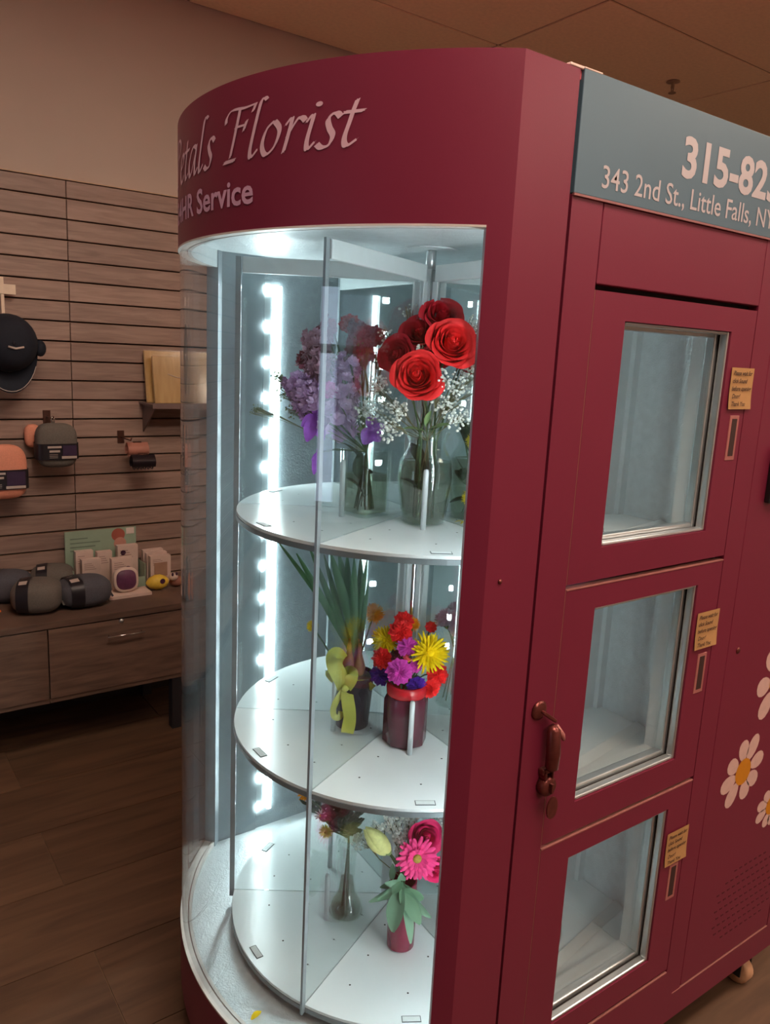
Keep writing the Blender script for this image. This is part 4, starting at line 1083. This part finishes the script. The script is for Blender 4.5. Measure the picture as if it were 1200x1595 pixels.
sprig([vaseq(vH, 6, .01), mouthH, hp(626, 1372, -.06), mid], [(k_, hp(u, v, -.062-.006*(i*3 % 7)), wd*1.0) for i, (k_, (u, v), wd) in enumerate(eu)], M_EUC, 'eucalyptus sprig with round grey green leaves hanging over the wine red vase', up=-VIEW)
sprig([vaseq(vH, 7, .012), mouthH, hp(606, 1372, -.03)], [(.5, hp(575, 1405, -.05), .024), (.8, hp(592, 1382, -.05), .016), (.9, hp(612, 1345, -.04), .014), (.6, hp(618, 1420, -.05), .02)], M_EUC, 'eucalyptus sprig leaning out towards the bud vase', up=-VIEW)
# vase farther back on the bottom shelf
vI = pol(0.13, 56, z3)
vase_lathe('glass_vase', [(0.03, 0.0005), (0.04, 0.004), (0.045, 0.08), (0.036, 0.14), (0.044, 0.16)], vI, M_VASE, 'clear vase of yellow flowers at the back of the bottom shelf')
for i in range(4):
    P = vI+Vector((.03*math.cos(i*1.6), .03*math.sin(i*1.6), .20+.03*(i % 2)))
    mum(P, (math.cos(i*1.6), math.sin(i*1.6), 1.0), .05, M_YEL, vaseq(vI, i), 'yellow chrysanthemum in the vase at the back of the bottom shelf', vI+Vector((0, 0, .14)), 80+i, 'yellow flowers in the back vase')
A = Vector((-0.135, 0.27, ZF+.001)); A = on_z(400, 1584, ZF+.0015)
o = leaf_mesh(A-Vector((.012, 0, 0)), A+Vector((.012, .004, .004)), .014, .1).build('fallen_petal', M_YEL, None, True); origin_to(o, A); tag(o, 'fallen yellow petal on the metal floor of the case', 'petal')

# ================================================================== CREDENZA AND SHOP GOODS
YF = 2.05; ZK = 0.536
for (xa, xb, lab) in ((-1.40, -0.801, 'brown wood cabinet unit of the low credenza away from the machine'), (-0.799, -0.181, 'brown wood cabinet unit of the low credenza under the grey pillows'), (-0.179, 0.62, 'brown wood drawer unit of the low credenza with a bar handle and lock')):
    t = root('cabinet', lab, 'cabinet', loc=((xa+xb)/2, 2.26, 0), group='cabinet units of the low credenza')
    MB().box(xa, xb, YF+.02, YW-.02, .225, ZK-.026).build('body', M_CAB, t)
    f = MB().box(xa+.0015, xb-.0015, YF, YF+.019, .240, ZK-.029).build('drawer_front' if xa > -.2 else 'door', M_CAB, t, bevel=.001)
    MB().box(xa, xb, YF+.004, YF+.02, .2225, .2385).build('bottom_rail', M_CAB, t)
    if xa > -.2:
        hd = MB().tube([(.027, YF-.022, .449), (.167, YF-.022, .449)], .003, 8).tube([(.035, YF, .449), (.035, YF-.022, .449)], .0025, 6).tube([(.159, YF, .449), (.159, YF-.022, .449)], .0025, 6).build('handle', M_CHROME, f, True)
        MB().lathe([(0, 0), (.009, 0), (.008, .004), (0, .005)], (0, 0, 0), 14).xf(Matrix.Translation((.084, YF, .500)) @ Matrix.Rotation(PI/2, 4, 'X')).build('keyhole', M_ALU, f, True)
        for (ya_, yb_) in ((YF+.01, YF+.05), (YW-.06, YW-.025)): MB().box(.285, .325, ya_, yb_, 0, .225).build('leg', mat('leg_dark', (40, 38, 42), .6), t)
    else:
        for (ya_, yb_) in ((YF+.01, YF+.05), (YW-.06, YW-.025)): MB().box(xa+.02, xa+.06, ya_, yb_, 0, .225).build('leg', mat('leg_dark', (40, 38, 42), .6), t)
o = MB().box(-1.40, .62, YF-.004, YW-.016, ZK-.024, ZK).build('worktop', M_CAB, None, bevel=.001); origin_to(o, (-.4, 2.26, ZK-.024)); tag(o, 'long brown wood top of the low credenza along the slat wall', 'worktop')
struct(MB().box(-2.4, 2.4, YW-.012, YW+.01, 0, .09).build('baseboard_back', mat('baseboard', (44, 36, 34), .7)))

M_FAB = mat('grey_fabric', (104, 98, 92), .9, 0, .1, 200, .3, 700); M_FABD = mat('slate_fabric', (82, 82, 90), .9, 0, .1, 200, .3, 700)
M_BAND = mat('dark_sleeve', (28, 24, 32), .45, 0, .1); M_BANDW = mat('sleeve_print', (190, 176, 168), .5); M_PEACH = mat('peach_fabric', (226, 150, 124), .85, 0, .06, 200, .2, 700)
M_SLEEVEP = mat('sleeve_purple', (58, 40, 70), .5)
def pillow(c, rx, ry, rz, rz_rot, m, lab, band_f=-.45):
    """folded travel pillow lying down, dark paper sleeve round one end"""
    c = Vector(c); Mx = Matrix.Translation(c) @ Matrix.Rotation(rz_rot, 4, 'Z')
    t = root('travel_pillow', lab, 'pillow', loc=(c.x, c.y, ZK), group='folded travel pillows on the credenza')
    MB().ellipsoid((0, 0, 0), rx, ry, rz, 26, 14, .72).xf(Mx).build('cushion', m, t, True)
    bx = band_f*rx; w_ = rx*.24
    k_ = (1-abs(band_f)**(2/.72))**(.72/2)*1.02+.015
    mb = MB()
    def ring(x, kk):
        out = []
        for i in range(28):
            a = 2*PI*i/28; cc, ss = math.cos(a), math.sin(a)
            out.append(Vector((x, ry*kk*math.copysign(abs(cc)**.72, cc), rz*kk*math.copysign(abs(ss)**.72, ss))))
        return out
    r1, r2 = ring(bx-w_, k_*.94), ring(bx+w_, k_*1.03)
    mb.v = r1+r2; mb.f = [(i, (i+1) % 28, 28+(i+1) % 28, 28+i) for i in range(28)]
    mb.xf(Mx).build('sleeve', M_BAND, t, True)
    pr = MB()
    for (a0, a1, f0, f1) in ((.9, 1.5, .2, .6), (1.75, 2.1, .15, .8)):
        p = []
        for (f, a) in ((f0, a0), (f1, a0), (f1, a1), (f0, a1)):
            kk = (k_*.94+(k_*.09)*f)*1.012; cc, ss = math.cos(a), math.sin(a)
            p.append(Vector((bx-w_+2*w_*f, ry*kk*math.copysign(abs(cc)**.72, cc), rz*kk*math.copysign(abs(ss)**.72, ss))))
        pr.add(p, [(0, 1, 2, 3)])
    pr.xf(Mx).build('sleeve_print', M_BANDW, t)
    MB().tube([Mx @ Vector((rx*.98, -ry*.2, -rz*.35)), Mx @ Vector((rx*1.06, -ry*.25, -rz*.6))], .004, 6).build('cord', m, t)
    return t
pillow((-.180, 2.200, ZK+.062), .090, .085, .062, -.35, M_FAB, 'olive grey travel pillow with a cord at the front edge of the credenza')
pillow((-.250, 2.375, ZK+.060), .090, .075, .060, -.35, M_FABD, 'grey travel pillow behind the olive one, at the slat wall')
pillow((-.085, 2.375, ZK+.062), .085, .075, .062, -.25, M_FAB, 'grey travel pillow beside the green display box, at the slat wall')
pillow((-.012, 2.195, ZK+.058), .098, .080, .058, .05, M_FABD, 'slate blue travel pillow in front of the green display box')
pillow((-.40, 2.20, ZK+.05), .085, .07, .05, 0, mat('orange_fabric', (226, 120, 50), .85), 'orange travel pillow at the cut edge of the credenza')

# green counter display with white cartons
M_MINT = mat('mint_card', (150, 172, 150), .7, 0, .04); M_CARD = mat('white_card', (214, 190, 178), .7, 0, .04); M_DOTP = mat('plum_print', (70, 30, 62), .6); M_TERRA = mat('terracotta_print', (168, 92, 76), .7); M_BLUSH = mat('blush_print', (196, 142, 126), .7)
bx0, bx1 = -.02, .27; yb = 2.44
db = root('display_box', 'mint green cardboard counter display with coloured circles on its header', 'display', loc=(.125, yb, ZK))
MB().box(bx0, bx1, yb-.002, yb+.003, ZK, ZK+.235).build('header', M_MINT, db)
MB().box(bx0, bx0+.003, yb-.12, yb-.002, ZK, ZK+.10).box(bx1-.003, bx1, yb-.12, yb-.002, ZK, ZK+.10).box(bx0+.003, bx1-.003, yb-.12, yb-.117, ZK, ZK+.045).box(bx0+.003, bx1-.003, yb-.117, yb-.002, ZK, ZK+.003).build('tray', M_MINT, db)
def disc(x, y, z, r, m, par, name):
    return MB().add([(x+r*math.cos(2*PI*i/24), y, z+r*math.sin(2*PI*i/24)) for i in range(24)], [tuple(range(24))]).build(name, m, par)
hd_ = [o for o in db.children if o.name.startswith('header')][0]
disc(.195, yb-.0026, ZK+.205, .028, M_TERRA, hd_, 'circle_print'); disc(.202, yb-.0030, ZK+.168, .026, M_BLUSH, hd_, 'circle_print')
MB().box(.228, .262, yb-.0034, yb-.0026, ZK+.205, ZK+.232).build('price_label', mat('label_white', (226, 214, 204), .6), hd_)
lt = MB()
for i, (w_, zz) in enumerate(((.07, .200), (.12, .182), (.10, .165), (.05, .150))): lt.box(.0, .0+w_, yb-.0030, yb-.0026, ZK+zz, ZK+zz+.005)
lt.build('printed_lines', mat('print_grey', (112, 132, 116), .7), hd_)
def carton(x, y, w_, h_, d_, lab, dot=None, tilt=0.0, dark=False):
    t = root('carton', lab, 'box', loc=(x, y, ZK+.004), group='small cartons at the display')
    Mx = Matrix.Translation((x, y, ZK+.004)) @ Matrix.Rotation(tilt, 4, 'X')
    MB().box(-w_/2, w_/2, -d_/2, d_/2, 0, h_).xf(Mx).build('box', M_CARD, t, bevel=.001)
    if dot:
        MB().add([Mx @ Vector((dot[0]+dot[2]*math.cos(2*PI*i/18), -d_/2-.0008, dot[1]+dot[2]*math.sin(2*PI*i/18))) for i in range(18)], [tuple(range(18))]).build('dot_print', M_DOTP, t)
    lm = MB()
    for q in range(4): lm.box(-w_*.38, w_*(.0+.08*q), -d_/2-.0008, -d_/2, h_*(.86-.06*q), h_*(.875-.06*q))
    lm.xf(Mx).build('printed_lines', mat('print_taupe', (150, 124, 116), .7), t)
carton(.045, yb-.03, .07, .155, .03, 'white carton at the back of the display beside the grey pillow')
carton(.060, yb-.075, .075, .130, .03, 'white carton with a plum dot beside the slate blue pillow', (.022, .05, .012))
carton(.120, yb-.05, .06, .150, .03, 'white carton standing in the middle of the display')
carton(.218, yb-.04, .085, .165, .03, 'white carton with a small plum heart dot at the top', (-.02, .135, .011))
carton(.165, yb-.135, .085, .138, .03, 'white carton with a plum dot behind the round compact', (.022, .09, .013))
for i in range(3):
    carton(.330+.004*i, yb-.03-.034*i, .088, .132-.006*i, .028, ['white boxed compact at the slat wall behind the other window boxes', 'white window box between two others beside the display', 'white window box with a tan window behind the lemon'][i])
MB().box(.338-.028, .338+.028, yb-.1135, yb-.1125, ZK+.035, ZK+.095).build('window_print', mat('tan_window', (168, 132, 110), .6), [o for o in bpy.data.objects if o.get('label') == 'white window box with a tan window behind the lemon'][0])
# round compact on a card base
cb = root('compact', 'plum faced rounded compact standing on a white card base', 'compact', loc=(.165, 2.245, ZK))
MB().box(.085, .255, 2.20, 2.29, ZK+.0005, ZK+.012).build('card_base', M_CARD, cb)
MB().lathe([(0, -.01), (.046, -.01), (.050, -.004), (.050, .006), (.046, .010), (0, .010)], (0, 0, 0), 32, 2.8).xf(Matrix.Translation((.165, 2.25, ZK+.063)) @ Matrix.Rotation(PI/2-.15, 4, 'X')).build('rim', M_CARD, cb, True)
MB().lathe([(0, .0105), (.040, .0105), (.038, .013), (0, .0135)], (0, 0, 0), 32, 2.8).xf(Matrix.Translation((.165, 2.25, ZK+.063)) @ Matrix.Rotation(PI/2-.15, 4, 'X')).build('face', mat('plum_face', (96, 48, 82), .45, 0, .15, 60), cb, True)
lm_ = root('lemon_holder', 'yellow lemon shaped holder with a dark opening beside the compact', 'holder', loc=(.300, 2.26, ZK))
MB().lathe([(0, -.05), (.008, -.046), (.022, -.034), (.031, -.01), (.031, .012), (.022, .034), (.010, .044), (0, .047)], (0, 0, 0), 20).xf(Matrix.Translation((.300, 2.26, ZK+.032)) @ Matrix.Rotation(PI/2, 4, 'Y')).build('lemon_body', mat('lemon', (232, 196, 70), .5, 0, .08, 80, .3, 300), lm_, True)
disc(.310, 2.2285, ZK+.042, .011, M_DOTP, lm_, 'opening')
an = root('animal_figurine', 'small brown and white figurine next to the lemon holder', 'figurine', loc=(.385, 2.27, ZK))
MB().ellipsoid((.385, 2.27, ZK+.022), .032, .024, .022, 16, 10).build('body', mat('figurine_brown', (150, 96, 80), .6), an, True)
MB().ellipsoid((.365, 2.255, ZK+.048), .020, .018, .017, 14, 8).build('head', M_CARD, an, True)
MB().ellipsoid((.357, 2.24, ZK+.062), .005, .004, .008, 8, 6).ellipsoid((.375, 2.243, ZK+.062), .005, .004, .008, 8, 6).build('ears', M_DOTP, an, True)

# ---- goods hanging on the slat wall
YS = YW-.014
M_HOOK = mat('hook_white', (226, 206, 184), .45); M_HOOKD = mat('hook_dark', (92, 62, 52), .35, .6)
def hook(x, z, L_, m, lab, plate=True):
    t = root('wall_hook', lab, 'hook', loc=(x, YS, z))
    if plate: MB().box(x-.014, x+.014, YS-.004, YS+.001, z-.04, z+.012).build('plate', m, t, bevel=.001)
    MB().tube([(x, YS-.002, z-.015), (x, YS-L_, z-.015), (x, YS-L_-.012, z-.004)], .0028, 8).build('prong', m, t, True)
    return t
hook(-.215, 1.60, .19, M_HOOK, 'white display hook carrying the navy cap')
t = root('price_flag', 'white price flag on the hook above the navy cap', 'price tag', loc=(-.205, YS-.05, 1.70))
MB().box(-.240, -.166, YS-.045, YS-.040, 1.690, 1.725).build('flag', M_HOOK, t); MB().box(-.216, -.205, YS-.04, YS-.001, 1.58, 1.75).build('stalk', M_HOOK, t)
# navy cap
M_NAVY = mat('navy_cloth', (16, 22, 36), .85, 0, .2, 120, .2, 600)
cp_ = root('baseball_cap', 'dark navy baseball cap hanging brim down on the white hook', 'cap', loc=(-.215, YS-.13, 1.50))
cc = Vector((-.215, YS-.12, 1.515))
def crown(u, v):
    a = 2*PI*u; ph = v*PI/2
    r = .098*math.cos(ph)**.7
    return cc+Vector((r*math.cos(a)*1.0, -.115*math.sin(ph)**.9, r*math.sin(a)*1.06))
MB().grid(crown, 30, 10).build('crown', M_NAVY, cp_, True)
def brim(u, v):
    a = PI+PI*u; ra = .098; rb_ = .098
    ex = .075*math.sin(PI*u)**.8
    x = ra*math.cos(a); z = 1.06*ra*math.sin(a)
    return cc+Vector((x*(1+.02*v), -.006-.028*v*math.sin(PI*u), z-ex*v))
MB().grid(brim, 24, 5).build('brim', M_NAVY, cp_, True)
pp = [brim(i/20, 1.0)+Vector((0, -.002, .006)) for i in range(3, 18)]
MB().tube(pp, .0012, 5).build('brim_stitching', M_BANDW, cp_)
MB().ellipsoid(cc+Vector((0, -.117, 0)), .007, .004, .007, 10, 6).build('button', M_NAVY, cp_, True)
MB().ellipsoid(cc+Vector((.105, -.02, -.015)), .022, .02, .03, 12, 8).build('strap', M_NAVY, cp_, True)
MB().tube([cc+Vector((-.02, -.118, -.012)), cc+Vector((.005, -.119, -.018)), cc+Vector((.032, -.112, -.012))], .004, 6).build('crown_logo', M_BANDW, cp_, True)
# packaged neck pillows
def packaged(x, z, w_, h_, d_, m, lab, side=True):
    c = Vector((x, YS-.05-d_/2, z))
    t = root('packaged_pillow', lab, 'pillow', loc=(x, YS-.05, z-h_/2), group='packaged neck pillows on the slat wall')
    MB().ellipsoid(c, w_/2, d_/2, h_/2, 28, 16, .55).build('cushion', m, t, True)
    # sleeve
    za, zb_ = c.z-h_*.30, c.z+h_*.06; mb = MB(); n = 28
    def rg_(zz):
        out = []
        for i in range(n):
            a = 2*PI*i/n; ca_, sa_ = math.cos(a), math.sin(a)
            out.append(Vector((c.x+(w_/2+.003)*math.copysign(abs(ca_)**.5, ca_), c.y+(d_/2+.003)*math.copysign(abs(sa_)**.5, sa_), zz)))
        return out
    mb.v = rg_(za)+rg_(zb_); mb.f = [(i, (i+1) % n, n+(i+1) % n, n+i) for i in range(n)]
    sl = mb.build('sleeve', M_BAND, t, True)
    yf = c.y-d_/2-.0045
    MB().box(c.x+.012, c.x+w_*.42, yf-.0004, yf, za+.016, zb_-.006).build('purple_field', M_SLEEVEP, sl)
    pr = MB().box(c.x-w_*.28, c.x+.008, yf-.0006, yf, zb_-.016, zb_-.008).box(c.x-w_*.24, c.x+.002, yf-.0006, yf, zb_-.032, zb_-.024).box(c.x+.008, c.x+w_*.42, yf-.0008, yf-.0003, za+.004, za+.014)
    for q in range(3): pr.box(c.x-w_*.24, c.x-.006, yf-.0005, yf, za+.008+.006*q, za+.0095+.006*q)
    pr.build('sleeve_print', M_BANDW, sl)
    hx = c.x-.01
    MB().tube([(hx, c.y, c.z+h_/2-.004), (hx-.006, c.y-.004, c.z+h_/2+.012), (hx, c.y, c.z+h_/2+.026), (hx+.008, c.y+.004, c.z+h_/2+.012), (hx+.004, c.y, c.z+h_/2-.004)], .0028, 6).build('swivel_clip', M_CHROME, t, True)
    hook(hx, c.z+h_/2+.030, .05+d_/2+.004, M_HOOKD, lab.split(' ')[0]+' pillow\'s dark metal hook on the slat wall')
    return t
packaged(-.055, 1.135, .150, .170, .090, M_FAB, 'grey neck pillow in a dark printed sleeve hanging on the wall')
packaged(-.255, 1.040, .180, .205, .090, M_PEACH, 'peach neck pillow in a dark printed sleeve hanging on the wall')
o = MB().ellipsoid((-.125, YS-.028, 1.165), .030, .022, .045, 16, 10, .7).build('soft_pouch', M_PEACH, None, True); origin_to(o, (-.15, YS-.03, 1.10)); tag(o, 'small peach pouch behind the grey neck pillow against the slats', 'pouch')
# claw clips
def claw(c, w_, m, lab):
    c = Vector(c); t = root('claw_clip', lab, 'hair clip', loc=c, group='claw clips on the slat wall')
    for s_ in (-1, 1):
        MB().grid(lambda u, v: c+Vector(((u-.5)*w_, s_*(.004+.022*math.sin(PI*v*.8)), .022-.05*v)), 10, 6).build('jaw', m, t, True)
        for q in range(6):
            x = c.x+(q-2.5)*w_/6.5
            MB().tube([(x, c.y+s_*.017, c.z-.026), (x, c.y+s_*.006, c.z-.040)], [.004, .0015], 6).build('tooth', m, t, True)
    MB().tube([c+Vector((-w_*.2, 0, .02)), c+Vector((w_*.2, 0, .02))], .006, 8).build('spring', M_HOOKD, t, True)
hk = hook(.222, 1.165, .13, M_HOOKD, 'dark metal hook holding the two claw clips')
claw((.262, YS-.085, 1.115), .085, mat('clip_blush', (176, 120, 104), .35), 'blush pink claw clip hanging above the black one')
claw((.275, YS-.115, 1.068), .095, mat('clip_black', (34, 28, 34), .3), 'black claw clip hanging under the blush pink one')
# little shelf with wrapped wooden boards
M_SHF = mat('shelf_grey', (112, 92, 88), .5)
ws = root('wall_shelf', 'narrow grey wall shelf carrying wrapped wooden boards', 'shelf', loc=(.52, YS-.09, 1.29))
MB().box(.30, .80, YS-.17, YS+.004, 1.288, 1.296).box(.30, .80, YS-.172, YS-.168, 1.280, 1.302).build('deck', M_SHF, ws)
for x in (.315, .77): MB().add([(x, YS, 1.286), (x, YS-.16, 1.286), (x, YS, 1.17), (x+.006, YS, 1.286), (x+.006, YS-.16, 1.286), (x+.006, YS, 1.17)], [(0, 1, 2), (3, 5, 4), (0, 3, 4, 1), (1, 4, 5, 2), (0, 2, 5, 3)]).build('bracket', M_SHF, ws)
M_BAMB = wood_mat('board_bamboo', (196, 160, 108), (216, 182, 130), .3, 3, (14, 2, 2))
def board(x0_, x1_, h_, y, lab, m):
    Mx = Matrix.Translation((x0_, y, 1.2965)) @ Matrix.Rotation(-.18, 4, 'X')
    t = root('cutting_board', lab, 'board', loc=(x0_, y, 1.297), group='wrapped wooden boards')
    MB().box(0, x1_-x0_, 0, .014, 0, h_).xf(Mx).build('board', m, t, bevel=.004)
    MB().box(-.003, x1_-x0_+.003, -.002, -.001, 0, h_+.004).xf(Mx).build('plastic_wrap', glass_mat('plastic_wrap', (.95, .95, .93), .08, .12), t)
    MB().tube([Mx @ Vector((.06, -.004, h_*.62)), Mx @ Vector((.10, -.006, h_*.55)), Mx @ Vector((.15, -.004, h_*.52))], .0012, 5).build('wrap_crease', M_BANDW, t)
board(.315, .60, .215, YS-.062, 'larger wrapped wooden board at the back of the wall shelf', M_BAMB)
board(.335, .58, .195, YS-.10, 'smaller wrapped wooden board leaning in front on the wall shelf', M_BAMB)
